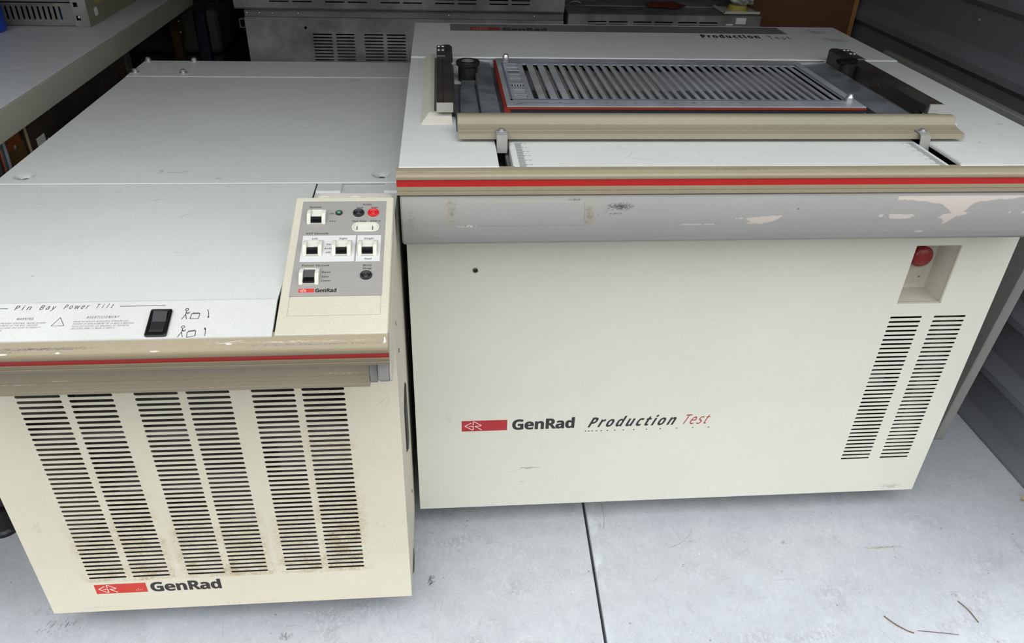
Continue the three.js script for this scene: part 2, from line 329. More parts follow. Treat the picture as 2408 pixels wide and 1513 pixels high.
// the edge rail that both machines wear: profile in (forward, up) from the edge of the top
const railProfile = () => {
  const p = [[-0.006, -0.001]];
  for (let i = 0; i <= 10; i++) { const a = PI / 2 - i / 10 * (PI / 2 + 0.25); p.push([0.009 + Math.cos(a) * 0.0175, -0.0115 + Math.sin(a) * 0.0105]); }
  p.push([0.0235, -0.0142], [0.0250, -0.0146], [0.0250, -0.0158], [0.0225, -0.0160], [0.0225, -0.0304], [0.0250, -0.0306], [0.0250, -0.0375], [0.0238, -0.0380], [0.0238, -0.0390], [0.0256, -0.0395], [0.0256, -0.0462], [-0.006, -0.0465]);
  return p;
};
function railGeo(O, th, x0, x1) {
  const c = Math.cos(th), s = Math.sin(th), tr = ([u, v]) => [O[0] + u * c + v * s, O[1] - u * s + v * c];
  return { rail: xuv(sweepX(railProfile().map(tr), x0, x1, 0.6)), stripe: xuv(sweepX([[0.021, -0.0164], [0.0231, -0.0164], [0.0231, -0.0300], [0.021, -0.0300]].map(tr), x0, x1, 0.6)), tr };
}
const hexBolt = mergeGeometries([cyl(0.0105, 0.0105, 0.0025, 20).translate(0, 0.00125, 0), cyl(0.0075, 0.0078, 0.007, 6).translate(0, 0.006, 0), cyl(0.0045, 0.0062, 0.002, 12).translate(0, 0.0105, 0)]);

// ------------------------------------------------------------------ left machine: low cabinet with sloping control pod
const LC = thing('tilting_bay_cabinet', 'lower cream test cabinet with six vent columns and a sloping switch pod', 'cabinet', [-0.4, 0, -0.3]);
{
  const X0 = -0.787, X1 = -0.0195, F = 0.2606;
  // vented front sheet
  const fs = shp([[X0, 0.07], [X1, 0.07], [X1, 0.80], [X0, 0.80]]);
  const cols = [[-0.6875, -0.6108], [-0.5985, -0.5222], [-0.4860, -0.4095], [-0.3965, -0.3198], [-0.2828, -0.2055], [-0.1935, -0.1165]];
  for (let r = 0; r < 41; r++) for (const [a, b] of cols) fs.holes.push(slotHole(a, b, 0.1775 + r * 0.01238, 0.0066));
  const dirt = (u, v, i, j) => {
    let w = 0; for (const [k, [a, b]] of cols.entries()) { const d = Math.max(a - u, u - b, 0); if (d < 0.02) { const q = 1 - d / 0.02, lowAmt = clamp((0.42 - v) * 4) * (k < 2 ? 0.75 : 1) + (k === 5 && v < 0.66 ? 0.35 : 0) + (k === 1 && v < 0.5 ? 0.25 : 0); w = Math.max(w, q * lowAmt); } }
    if (v < 0.165) w = 0;
    const n = samp(NF.mid, (i * 0.8) | 0, (j * 0.7) | 0) * 0.6 + samp(NF.fine, i, j) * 0.5 + samp(NF.grain, i, j) * 0.25, a = clamp((n - 0.6) * 2.2) * w;
    return a > 0.02 ? [148, 118, 72, Math.min(0.62, a * 0.8)] : null;
  };
  const S = new Sheet(X0, X1, 0.06, 0.81, 1900, 0xded8c4, { grain: 7, cloud: 9, seed: 2, speck: 0.012, speckCol: [150, 140, 110], pix: dirt });
  S.scuff(-0.745, 0.33, 0.02, 0.04, 40, 'rgba(90,80,60,0.35)', 0.0005, 0.003); S.scuff(-0.7, 0.083, 0.12, 0.012, 60, 'rgba(90,84,66,0.3)', 0.0005, 0.004, 0); S.scuff(-0.4, 0.078, 0.6, 0.008, 140, 'rgba(100,92,72,0.3)', 0.0005, 0.004, 0);
  S.scuff(-0.08, 0.30, 0.08, 0.03, 30, 'rgba(110,100,80,0.3)', 0.0005, 0.006, 0.2); S.curve(-0.055, 0.625, 0.012, 0.4, 0.8, 0.0005, 'rgba(90,84,70,0.6)'); S.curve(-0.045, 0.615, 0.02, 1.1, 0.3, 0.0005, 'rgba(140,130,110,0.5)');
  for (const [a, b, n] of [[-0.24, 0.37, 5], [-0.15, 0.45, 5], [-0.16, 0.28, 4], [-0.65, 0.45, 4]]) for (let i = 0; i < n; i++) S.curve(a + S.R() * 0.05, b + S.R() * 0.05, 0.02 + S.R() * 0.03, S.R() < 0.5 ? 0.7 : -0.6, 0.2, 0.0005, 'rgba(235,228,205,0.7)');
  const fm = std({ map: S.tex(), roughness: 0.55, bumpMap: T.powder, bumpScale: 0.00015 });
  part(LC, 'front_panel', muv(extr(fs, 0.0012).translate(0, 0, F - 0.0012)), fm, 'cream front sheet with six columns of slots');
  part(LC, 'side_panel', B(X0, X0 + 0.002, 0.07, 0.915, -0.97, F - 0.002), M.cream);
  const sp = part(LC, 'side_panel', B(X1 - 0.002, X1, 0.07, 0.90, -0.97, F - 0.0025, 0.0008), M.cream);
  part(sp, 'side_handle', toCreasedNormals(new ConvexGeometry([[0.155, 0.52], [0.115, 0.545], [0.09, 0.545], [0.09, 0.385], [0.115, 0.372], [0.155, 0.40]].flatMap(([z, y]) => [new THREE.Vector3(X1 - 0.001, y, z), new THREE.Vector3(X1 + 0.003, y + (y > 0.45 ? -0.008 : 0.008), z + (z > 0.12 ? -0.008 : 0))])), 0.3), M.rubber, 'black recessed side pull');
  for (const [y, z] of [[0.2064, 0.0714], [0.70, 0.2]]) inst(sp, 'screw', cyl(0.004, 0.004, 0.002, 12).rotateZ(PI / 2), M.zinc, X1 + 0.001, y, z);
  part(LC, 'bottom_pan', B(X0 + 0.003, X1 - 0.003, 0.07, 0.074, -0.96, F - 0.003), M.inner);
  part(LC, 'rear_panel', B(X0, X1, 0.07, 0.92, -0.972, -0.97), M.cream);
  part(LC, 'card_cage', [B(X0 + 0.06, X1 - 0.06, 0.16, 0.62, -0.45, 0.02), B(-0.30, -0.14, 0.30, 0.50, 0.05, 0.10), B(-0.46, -0.34, 0.24, 0.34, 0.06, 0.12)], M.inner);
  part(LC, 'inner_rail', [B(X0 + 0.02, X1 - 0.02, 0.536, 0.556, 0.19, 0.235), B(-0.58, -0.42, 0.40, 0.412, 0.19, 0.235), B(-0.38, -0.30, 0.30, 0.316, 0.19, 0.235), B(-0.47, -0.06, 0.655, 0.664, 0.19, 0.24)], M.inner);
  // casters, just seen under the right edge
  const tyre = new THREE.TorusGeometry(0.024, 0.010, 10, 22).rotateY(PI / 2), hub = cyl(0.022, 0.022, 0.016, 18).rotateZ(PI / 2);
  for (const [x, z] of [[-0.0290, 0.13], [-0.74, 0.12], [-0.045, -0.85], [-0.74, -0.85]]) { const c = inst(LC, 'caster', tyre, M.caster, x, 0.034, z); const h2 = new THREE.Mesh(hub, std({ color: C('#7a6a50'), roughness: 0.6 })); h2.name = 'caster_hub'; c.add(h2); }

  // ---- deck: rear strip, main sheet, front sheet that bends down into the label band
  const D = new Sheet(X0, X1, -0.40, 1.0, 1400, 0xc7cac8, { grain: 9, cloud: 8, seed: 6, speck: 0.012, speckCol: [160, 162, 161] });
  const dR = D.R;
  for (let i = 0; i < 40; i++) D.curve(-0.75 + dR() * 0.7, -0.3 + dR() * 1.2, 0.004 + dR() * 0.012, dR() * 6, (dR() - 0.5), 0.0006 + dR() * 0.0006, `rgba(60,64,68,${0.2 + dR() * 0.4})`);
  for (let i = 0; i < 60; i++) D.chip(-0.75 + dR() * 0.7, -0.3 + dR() * 1.2, 0.0015, 0.0012, 'rgba(60,62,64,0.6)', 0.5, 7);
  for (const [u, v] of [[-0.35, 0.46], [-0.42, 0.4], [-0.24, 0.42], [-0.15, 0.36], [-0.28, 0.30], [-0.3, 0.5], [-0.18, 0.30], [-0.12, 0.42]]) for (let i = 0; i < 9; i++) D.curve(u + (dR() - 0.5) * 0.05, v + (dR() - 0.5) * 0.03, 0.012 + dR() * 0.02, dR() * 6, (dR() - 0.5) * 1.5, 0.0028, 'rgba(226,228,227,0.28)');
  // pencilled scribble near the front seam
  D.line([[-0.498, 0.124], [-0.488, 0.126], [-0.494, 0.119], [-0.487, 0.118], [-0.496, 0.109]], 0.0008, 'rgba(50,52,56,0.8)'); D.line([[-0.481, 0.115], [-0.47, 0.113], [-0.455, 0.113], [-0.44, 0.117]], 0.0009, 'rgba(50,52,56,0.75)'); D.line([[-0.46, 0.13], [-0.452, 0.123], [-0.445, 0.121]], 0.0006, 'rgba(60,62,66,0.7)'); D.line([[-0.52, 0.117], [-0.517, 0.115]], 0.0009, 'rgba(50,52,56,0.7)');
  D.chip(-0.372, 0.082, 0.012, 0.004, 'rgba(50,52,54,0.8)', 0.6, 10); D.curve(-0.18, 0.78, 0.03, 0.25, 0, 0.0022, 'rgba(40,42,44,0.75)');
  D.curve(-0.465, -0.02, 0.012, 0.6, 0, 0.001, 'rgba(60,62,64,0.7)'); D.curve(-0.40, -0.09, 0.02, 0.4, 0.6, 0.0008, 'rgba(80,82,84,0.6)');
  const dm = std({ map: D.tex(), roughness: 0.5, bumpMap: T.powder, bumpScale: 0.0001 });
  const dish = (cx, cz, r, Kind) => { const s = new Kind(); s.absarc(cx, -cz, r, 0, 2 * PI, true); return s; };
  const holes = [[-0.744, -0.098], [-0.0545, -0.099]];
  const mainS = plan([[X0, -0.808], [X1, -0.808], [X1, -0.0585], [X0, -0.0585]]); for (const [x, z] of holes) mainS.holes.push(dish(x, z, 0.021, THREE.Path));
  const deck = part(LC, 'deck_sheet', muv(toCreasedNormals(raiseY(mainS, 0.9235, 0.9275, 0.0012, 20), 0.5)), dm);
  for (const [x, z] of holes) { part(deck, 'screw_dimple', toCreasedNormals(lathe([[0.0215, 0.9276], [0.017, 0.9262], [0.009, 0.9215], [0.0075, 0.9185], [0.0001, 0.918]], 28).translate(x, 0, z), 0.9), M.greyPaint); part(deck, 'screw_head', [cyl(0.007, 0.007, 0.002, 16).translate(x, 0.9192, z)], M.zinc); }
  const rear = part(LC, 'rear_strip', muv(toCreasedNormals(raiseY(plan([[X0, -0.975], [X1, -0.975], [X1, -0.8095], [X0, -0.8095]]), 0.9245, 0.9285, 0.0012), 0.5)), dm);
  for (const [x, z] of [[-0.775, -0.966], [-0.646, -0.966], [-0.772, -0.843], [-0.643, -0.841]]) inst(rear, 'bolt', hexBolt, M.steel, x, 0.9285, z);
  const frontProf = [[-0.056, 0.9255], [0.379, 0.9255], [0.383, 0.9252], [0.4475, 0.9020], [0.4475, 0.897], [0.382, 0.9215], [-0.056, 0.9215]];
  part(LC, 'front_deck', muv(sweepX(frontProf, X0, -0.1790, 0.3)), dm);
  // sheet behind the pod, stepped
  part(LC, 'pod_base', [muv(sweepX([[-0.070, 0.9225], [0.17, 0.9225], [0.17, 0.90], [-0.070, 0.90]], -0.1765, X1)), muv(sweepX([[-0.055, 0.9262], [-0.02, 0.9262], [-0.016, 0.9225], [-0.055, 0.9225]], -0.1755, -0.128, 0.3)), muv(sweepX([[-0.055, 0.9262], [-0.02, 0.9262], [-0.016, 0.9225], [-0.055, 0.9225]], -0.045, X1, 0.3))], M.greyPaint);
  part(LC, 'top_closer', B(X0 + 0.003, X1 - 0.003, 0.80, 0.802, 0.19, F), M.inner);
  part(LC, 'left_cheek', B(X0, X0 + 0.004, 0.80, 0.90, 0.26, 0.44), M.cream);

  // ---- printed band
  part(LC, 'label_band', muv(sweepX([[0.3805, 0.9256], [0.3832, 0.9257], [0.4473, 0.9026], [0.4473, 0.9020], [0.383, 0.9250], [0.3805, 0.9250]], X0, -0.1790, 0.3)), std({ color: C('#d2d3cf'), roughness: 0.5, map: T.tone, bumpMap: T.powder, bumpScale: 0.0001 }), 'pale label band along the front slope');
  const bandM = slope([0.382, 0.9262], [0.447, 0.9026]);
  const bw = 0.37, bx = -0.62; // covers x -0.62..-0.25, s 0..0.07
  const bandPrint = printMat(bw, 0.07, 5400, (x) => {
    const ink = '#34343e', k = 0.001; x.strokeStyle = ink; x.lineWidth = 0.0008;
    const L = (pts) => { x.beginPath(); pts.forEach(([a, s], i) => (i ? x.lineTo(a - bx, s) : x.moveTo(a - bx, s))); x.stroke(); };
    L([[-0.402, 0.0099], [-0.338, 0.0099]]); L([[-0.618, 0.0105], [-0.558, 0.0105]]);
    mono(x, 'Pin', -0.5495 - bx, -0.5235 - bx, 0.0137, 0.0082, { col: ink, spacing: 0.32 }); mono(x, 'Bay', -0.5150 - bx, -0.4905 - bx, 0.0137, 0.0082, { col: ink, spacing: 0.28 });
    mono(x, 'Power', -0.4815 - bx, -0.4445 - bx, 0.0134, 0.0082, { col: ink, spacing: 0.26 }); mono(x, 'Tilt', -0.4365 - bx, -0.4105 - bx, 0.0132, 0.0082, { col: ink, spacing: 0.6 });
    mono(x, 'WARNING', -0.5400 - bx, -0.5160 - bx, 0.0318, 0.0040, { col: ink }); mono(x, 'AVERTISSEMENT', -0.4445 - bx, -0.3985 - bx, 0.0312, 0.0040, { col: ink });
    const w = ['TO PREVENT PERSONAL INJURY DURING', 'MOVEMENT OF PIN BAY, OBSERVE', 'PRECAUTIONS INCLUDED IN PRODUCT', 'MANUAL.'], we = [-0.4970, -0.5075, -0.5025, -0.5520], ws = -0.5655;
    w.forEach((t, i) => mono(x, t, ws - bx - i * 0.0002, we[i] - bx, 0.0388 + i * 0.0041, 0.0025, { col: ink }));
    const f = ['POUR EVITER LES BLESSURES CORPORELLES', 'DURANT LE DEPLACEMENT DE LA BAIE A BROCHES,', 'VEUILLEZ SUIVRE LES MESURES DE SECURITE', "INCLUSES DANS LE MODE D'EMPLOI."], fe = [-0.3843, -0.3740, -0.3818, -0.3990];
    f.forEach((t, i) => mono(x, t, -0.4603 - bx, fe[i] - bx, 0.0382 + i * 0.0041, 0.0025, { col: ink }));
    x.lineWidth = 0.0007; x.beginPath(); x.moveTo(-0.4802 - bx, 0.0287); x.lineTo(-0.4889 - bx, 0.0437); x.lineTo(-0.4717 - bx, 0.0437); x.closePath(); x.stroke(); mono(x, '!', -0.4808 - bx, -0.4788 - bx, 0.0410, 0.0052, { col: ink });
    // pictograms: a figure, a box and an arrow, twice
    const fig = (ox, oy, tilt) => {
      x.lineWidth = 0.0009; x.strokeStyle = '#2b2b30'; const Q = (pts, close) => { x.beginPath(); pts.forEach(([a, b], i) => (i ? x.lineTo(ox + a * k, oy + b * k) : x.moveTo(ox + a * k, oy + b * k))); if (close) x.closePath(); x.stroke(); };
      x.beginPath(); x.arc(ox, oy, 0.0021, 0, 7); x.stroke();
      Q([[0, 2.2], [-0.4, 9], [-4.5, 17.5]]); Q([[-0.4, 9], [2.2, 17.5]]); Q([[0, 4], [1, 7.4], [4.6, 7.2]]); Q([[1, 7.4], [3, 5.6], [4.8, 4.9]]);
      x.save(); x.translate(ox + 0.0135, oy + 0.0125); if (tilt) x.rotate(-0.2); x.transform(1, 0, -0.12, 1, 0, 0); x.strokeRect(-0.0058, -0.0044, 0.0116, 0.0092); x.strokeRect(-0.0040, -0.0059, 0.0078, 0.0015); x.restore();
      const cy = oy + 0.0095, cxx = ox + 0.0325; x.beginPath();
      if (!tilt) { x.moveTo(cxx - 0.003, cy - 0.0085); x.quadraticCurveTo(cxx + 0.0006, cy - 0.002, cxx, cy + 0.0065); } else { x.moveTo(cxx, cy + 0.0070); x.quadraticCurveTo(cxx + 0.0010, cy - 0.001, cxx - 0.0012, cy - 0.0065); }
      x.stroke(); x.fillStyle = '#2b2b30'; x.beginPath();
      if (!tilt) { x.moveTo(cxx - 0.0014, cy + 0.004); x.lineTo(cxx + 0.0016, cy + 0.004); x.lineTo(cxx, cy + 0.0078); } else { x.moveTo(cxx - 0.0026, cy - 0.004); x.lineTo(cxx + 0.0008, cy - 0.0045); x.lineTo(cxx - 0.0018, cy - 0.0085); }
      x.fill();
    };
    fig(-0.3060 - bx, 0.0182, false); fig(-0.3058 - bx, 0.0503, true);
  });
  part(LC, 'printed_text', new THREE.PlaneGeometry(bw, 0.07).translate(bx + bw / 2, -0.035, 0.0003).applyMatrix4(bandM), bandPrint, 'printed title, warnings and pictograms');
  // ---- black rocker switch on the band
  {
    const fr = rrect(-0.3560, -0.3255, -0.0675, -0.0187, 0.0030); fr.holes.push(rectHole(-0.3515, -0.3305, -0.0615, -0.0232));
    const bez = part(LC, 'rocker_switch', toCreasedNormals(extr(fr, 0.0042, 0.0013).applyMatrix4(bandM), 0.4), M.blackGloss, 'black rocker switch');
    part(bez, 'rocker', toCreasedNormals(extr(shp([[-0.0236, -0.001], [-0.0236, 0.0050], [-0.0410, 0.0022], [-0.0560, 0.0036], [-0.0608, 0.0036], [-0.0608, -0.001]].map(([t, h]) => [h, t])), 0.0196).rotateY(-PI / 2).translate(-0.3312, 0, 0).applyMatrix4(bandM), 0.08), M.black);
  }

  // ---- edge rail and the drawer front under it
  const rg = railGeo([0.4455, 0.9025], 0.39, X0, -0.0135);
  const RS = new Sheet(X0, -0.0135, 0.370, 0.480, 1900, 0x8f846c, { grain: 10, cloud: 8, seed: 9, speck: 0.01 });
  RS.scuff(-0.50, 0.4375, 0.17, 0.007, 520, 'rgba(48,45,40,0.6)', 0.0004, 0.0022, 0.1); RS.scuff(-0.57, 0.4315, 0.10, 0.005, 260, 'rgba(48,45,40,0.65)', 0.0004, 0.0022, 0.3); RS.scuff(-0.12, 0.4355, 0.24, 0.005, 420, 'rgba(60,56,50,0.5)', 0.0004, 0.0018, 0.05);
  RS.scuff(-0.15, 0.442, 0.26, 0.005, 220, 'rgba(214,211,203,0.4)', 0.0004, 0.006, 0.02); RS.chip(-0.238, 0.440, 0.012, 0.0045, 'rgba(226,226,222,0.9)', 0.6); RS.curve(-0.25, 0.441, 0.03, 0.2, 0, 0.0007, 'rgba(228,228,224,0.8)'); RS.chip(-0.545, 0.428, 0.02, 0.004, 'rgba(205,202,192,0.9)', 0.3); RS.chip(-0.47, 0.4285, 0.008, 0.004, 'rgba(212,210,200,0.9)', 0.4); RS.chip(-0.34, 0.428, 0.02, 0.004, 'rgba(208,205,196,0.8)', 0.5); RS.chip(-0.018, 0.440, 0.005, 0.018, 'rgba(226,226,222,0.9)', 0.65);
  const rail = part(LC, 'edge_rail', rg.rail, std({ map: RS.tex(), roughness: 0.36, bumpMap: T.leather, bumpScale: 0.00018 }), 'scuffed beige edge rail');
  part(rail, 'red_stripe', rg.stripe, M.red);
  const bar = [[0.36, 0.838], [0.385, 0.8385], [0.398, 0.8365], [0.409, 0.831], [0.416, 0.822], [0.4185, 0.8125], [0.4195, 0.8085], [0.4185, 0.8080], [0.4200, 0.8070], [0.4205, 0.8015], [0.4195, 0.8010], [0.4210, 0.8000], [0.4214, 0.7940], [0.4204, 0.7935], [0.4216, 0.7925], [0.4218, 0.7868], [0.40, 0.786], [0.36, 0.786]];
  const BS = new Sheet(X0, -0.049, 0.355, 0.48, 1500, 0x958c79, { grain: 8, cloud: 8, seed: 12, speck: 0.01 });
  BS.scuff(-0.09, 0.393, 0.08, 0.004, 40, 'rgba(214,211,203,0.6)', 0.0005, 0.004, 0.4); BS.scuff(-0.60, 0.386, 0.12, 0.0015, 30, 'rgba(210,206,196,0.5)', 0.0004, 0.01, 0); BS.scuff(-0.51, 0.391, 0.04, 0.002, 20, 'rgba(212,208,200,0.5)', 0.0004, 0.006, 0);
  const drawer = part(LC, 'drawer_front', xuv(sweepX(bar, X0, -0.049, 0.5)), std({ map: BS.tex(), roughness: 0.34, bumpMap: T.leather, bumpScale: 0.00015 }), 'ribbed beige drawer front');
  part(drawer, 'end_cap', sweepX([[0.36, 0.840], [0.385, 0.8405], [0.402, 0.836], [0.416, 0.824], [0.420, 0.812], [0.421, 0.797], [0.417, 0.791], [0.405, 0.789], [0.36, 0.789]], -0.0485, -0.0365, 0.5, 0.001), M.greyTrim);
  part(drawer, 'drawer_body', B(X0 + 0.02, -0.05, 0.79, 0.832, 0.0, 0.36), M.inner);
  part(LC, 'underside', B(X0 + 0.004, -0.02, 0.845, 0.862, 0.20, 0.43), M.greyTrim);

  // ---- control pod
  const A = [0.165, 0.993], Bq = [0.447, 0.9035], podM = slope(A, Bq);
  const pod = part(LC, 'control_pod', muv(sweepX([[0.165, 0.9925], [0.167, 0.9928], [0.4455, 0.9040], [0.4465, 0.9025], [0.4465, 0.868], [0.36, 0.868], [0.165, 0.90]], -0.1758, -0.0135, 0.3, 0.0015)), M.cream, 'cream sloping control pod');
  part(pod, 'pod_side', muv(sweepX([[0.19, 0.93], [0.440, 0.875], [0.440, 0.812], [0.432, 0.8035], [0.405, 0.8035], [0.30, 0.835], [0.262, 0.795], [0.252, 0.795], [0.20, 0.885]], -0.0160, -0.0132, 0.3, 0.001)), M.cream);
  part(pod, 'pod_foot', muv(sweepX([[0.38, 0.868], [0.440, 0.868], [0.440, 0.812], [0.432, 0.8035], [0.405, 0.8035], [0.38, 0.82]], -0.0336, -0.0161, 0.3, 0.002)), M.greyTrim);
  const ring = new THREE.TorusGeometry(0.0125, 0.0012, 6, 28).rotateX(PI / 2);
  const tab = part(pod, 'rear_tab', muv(raiseY(rrect(-0.155, -0.020, -0.168, -0.078, 0.018), 0.93, 0.9635, 0.002)), M.creamLight);
  void tab;
  for (const x of [-0.140, -0.086]) inst(pod, 'tab_ring', ring, M.creamLight, x, 0.9638, 0.106);
  const onPod = (g) => g.applyMatrix4(podM);
  const podQ = new THREE.Quaternion().setFromRotationMatrix(podM), podAt = (x, s, h = 0) => new THREE.Vector3(x, -s, h).applyMatrix4(podM);
  // grey printed overlay
  const ox = -0.1630, ow = 0.1378, os = 0.0106, oh = 0.2125;
  const overlay = printMat(ow, oh, 8600, (x) => {
    x.fillStyle = '#94918d'; x.fillRect(0, 0, ow, oh);
    const R = rng(77); for (let i = 0; i < 900; i++) { x.fillStyle = `rgba(${R() < 0.5 ? '70,68,66' : '180,178,174'},${0.05 + R() * 0.12})`; x.fillRect(R() * ow, R() * oh, 0.0004 + R() * 0.0006, 0.0004 + R() * 0.0006); }
    const bx2 = (a, b, s0, s1) => { x.fillStyle = '#c9cac9'; x.fillRect(a - ox, s0 - os, b - a, s1 - s0); };
    bx2(-0.1550, -0.0713, 0.0925, 0.1510); bx2(-0.0687, -0.0311, 0.0928, 0.1514);
    const Tx = (str, cx, s, w, cap, bold) => fit(x, str, cx - w / 2 - ox, cx + w / 2 - ox, s + cap / 2 - os, cap, { bold, col: '#232323', spacing: 0.02 });
    Tx('System', -0.1416, 0.0246, 0.0196, 0.0043, true); Tx('On', -0.1133, 0.0406, 0.0074, 0.0036); Tx('CPU', -0.1113, 0.0590, 0.0106, 0.0036);
    Tx('Probe', -0.0568, 0.0189, 0.0150, 0.0041, true); Tx('Low', -0.0685, 0.0263, 0.0108, 0.0036); Tx('High', -0.0444, 0.0263, 0.0118, 0.0036);
    Tx('Test Step', -0.0683, 0.0592, 0.0240, 0.0038); Tx('GND', -0.0443, 0.0592, 0.0120, 0.0038);
    x.strokeStyle = '#232323'; x.lineWidth = 0.0005; const gx = -0.0350 - ox, gy = 0.0592 - os; for (const [a, b] of [[0.0025, 0], [0.0017, 0.0010], [0.0009, 0.0020]]) { x.beginPath(); x.moveTo(gx - a, gy + b); x.lineTo(gx + a, gy + b); x.stroke(); } x.beginPath(); x.moveTo(gx, gy); x.lineTo(gx, gy - 0.0024); x.stroke();
    Tx('UUT Vacuum', -0.1333, 0.0875, 0.0355, 0.0043, true); Tx('Left', -0.1359, 0.0995, 0.0096, 0.0036); Tx('Right', -0.0910, 0.0997, 0.0132, 0.0036); Tx('Single', -0.0502, 0.1002, 0.0155, 0.0036);
    Tx('On', -0.1132, 0.1127, 0.0070, 0.0036); Tx('Auto', -0.1130, 0.1218, 0.0120, 0.0036); Tx('Off', -0.1128, 0.1310, 0.0078, 0.0036); Tx('Dual', -0.0498, 0.1455, 0.0114, 0.0036);
    Tx('Fixture Vacuum', -0.1294, 0.1588, 0.0422, 0.0043, true); Tx('Raise', -0.1117, 0.1735, 0.0136, 0.0036); Tx('Auto', -0.1126, 0.1827, 0.0108, 0.0036); Tx('Lower', -0.1109, 0.1914, 0.0146, 0.0036);
    Tx('Wrist', -0.0501, 0.1597, 0.0138, 0.0043, true); Tx('Strap', -0.0500, 0.1662, 0.0138, 0.0043, true);
    emblem(x, -0.1500 - ox, 0.2073 - os, 0.0232, 0.0078, '#c23a34'); fit(x, 'GenRad', -0.1256 - ox, -0.0930 - ox, 0.2148 - os, 0.0072, { col: '#1c1c1c', outline: 3, spacing: -0.045 });
    for (let i = 0; i < 260; i++) { x.fillStyle = `rgba(60,56,52,${0.05 + R() * 0.12})`; x.fillRect(0.06 + (R() + R() - 1) * 0.045, 0.19 + (R() + R() - 1) * 0.02, 0.0004 + R() * 0.001, 0.0004 + R() * 0.0005); }
    x.strokeStyle = 'rgba(60,60,58,0.35)'; x.lineWidth = 0.0003; x.beginPath(); x.moveTo(0.075, 0.2022); x.lineTo(ow, 0.2005); x.stroke();
  }, 0.45);
  overlay.transparent = false;
  part(LC, 'switch_overlay', onPod(new THREE.BoxGeometry(ow, oh, 0.0006).translate(ox + ow / 2, -os - oh / 2, 0.0003)), overlay, 'grey printed switch overlay');
  part(LC, 'clear_label', onPod(new THREE.PlaneGeometry(0.136, 0.0385).translate(-0.0938, -0.2420, 0.0006)), printMat(0.136, 0.0385, 5000, (x) => { x.strokeStyle = 'rgba(110,108,98,0.55)'; x.lineWidth = 0.0004; x.strokeRect(0.0004, 0.0004, 0.1352, 0.0377); const R = rng(31); for (let i = 0; i < 500; i++) { x.fillStyle = `rgba(130,124,104,${R() * 0.2})`; x.fillRect(R() * 0.136, R() * 0.0385, 0.0005, 0.0005); } }), 'clear blank label');
  // paddle switches
  const W = 0.0300, Lh = 0.0352;
  function paddle(x0, s0, mode, label) {
    const cx = x0 + W / 2, arch = []; for (let i = 0; i <= 14; i++) { const t = i / 14; arch.push([-t * Lh, 0.0006 + 4 * 0.0086 * t * (1 - t)]); }
    const side = (xa) => toCreasedNormals(extr(shp([[0, 0], ...arch.map(([s, h]) => [h, s]).map(([h, s]) => [h, s]), [0, -Lh]]), 0.0062, 0.0006).rotateY(-PI / 2).translate(xa + 0.0062, 0, 0), 0.5);
    const mid = extr(shp([[0, 0], [0.0006, 0], [0.0038, -0.004], [0.0030, -0.014], [0.0014, -0.020], [0.0014, -Lh + 0.002], [0.0022, -Lh], [0, -Lh]]), W - 0.011).rotateY(-PI / 2).translate(x0 + W - 0.0055, 0, 0);
    const g = merge([side(x0), side(x0 + W - 0.0062), mid]).translate(0, -s0, 0.0006);
    const h = part(LC, 'switch_housing', muv(onPod(g)), M.whitePlastic, label);
    const rw = W - 0.0132, rx = x0 + W - 0.0066;
    const prof = mode === 2 ? [[0.001, -0.0095], [0.0075, -0.0100], [0.0040, -0.0225], [0.0058, -0.032], [0.001, -0.033]] : mode === 1 ? [[0.001, -0.0185], [0.0048, -0.0190], [0.0066, -0.0228], [0.0038, -0.0248], [0.0034, -0.0312], [0.001, -0.0320]] : [[0.001, -0.0205], [0.0050, -0.0212], [0.0068, -0.0245], [0.0040, -0.0262], [0.0036, -0.0330], [0.001, -0.0336]];
    part(h, 'rocker', toCreasedNormals(onPod(extr(shp(prof), rw, 0.0004).rotateY(-PI / 2).translate(rx, -s0, 0.0006)), 0.3), M.blackGloss);
    void cx; return h;
  }
  paddle(-0.1522, 0.0310, 0, 'system switch'); paddle(-0.1518, 0.1038, 1, 'left vacuum switch'); paddle(-0.1066, 0.1043, 1, 'right vacuum switch'); paddle(-0.0660, 0.1046, 1, 'single or dual switch'); paddle(-0.1512, 0.1645, 2, 'fixture vacuum switch');
  // sockets
  const jack = lathe([[0.0001, 0.0008], [0.0018, 0.0008], [0.0019, 0.0026], [0.0034, 0.0028], [0.0036, 0.0010], [0.0060, 0.0010], [0.0062, 0.0028], [0.0080, 0.0031], [0.0090, 0.0022], [0.0094, 0.0]], 32).rotateX(PI / 2);
  for (const [x, s, m, l] of [[-0.0701, 0.0399, M.black, 'black probe socket'], [-0.0460, 0.0397, M.jackRed, 'red probe socket'], [-0.0507, 0.1815, M.black, 'black wrist strap socket']]) { const j = inst(LC, 'socket', jack, m, ...podAt(x, s, 0.0006).toArray(), podQ); j.userData.label = l; }
  const led = inst(LC, 'indicator_lamp', lathe([[0.0056, 0], [0.0056, 0.002], [0.0046, 0.0026], [0.0043, 0.002]], 24).rotateX(PI / 2), M.black, ...podAt(-0.1021, 0.0398, 0.0006).toArray(), podQ);
  const dome = new THREE.Mesh(new THREE.SphereGeometry(0.0044, 20, 12), M.ledGreen); dome.name = 'green_lens'; dome.position.z = 0.0012; led.add(dome);
  // oblong test connector
  const ob = rrect(-0.0795, -0.0346, -0.0852, -0.0636, 0.0107); ob.holes.push(rrect(-0.0762, -0.0379, -0.0820, -0.0668, 0.0075, THREE.Path));
  const con = part(LC, 'test_connector', toCreasedNormals(onPod(merge([extr(ob, 0.0028, 0.0010, 12), extr(rrect(-0.0765, -0.0376, -0.0822, -0.0666, 0.0075), 0.0008)])), 0.5), M.whitePlastic, 'oblong cream test connector');
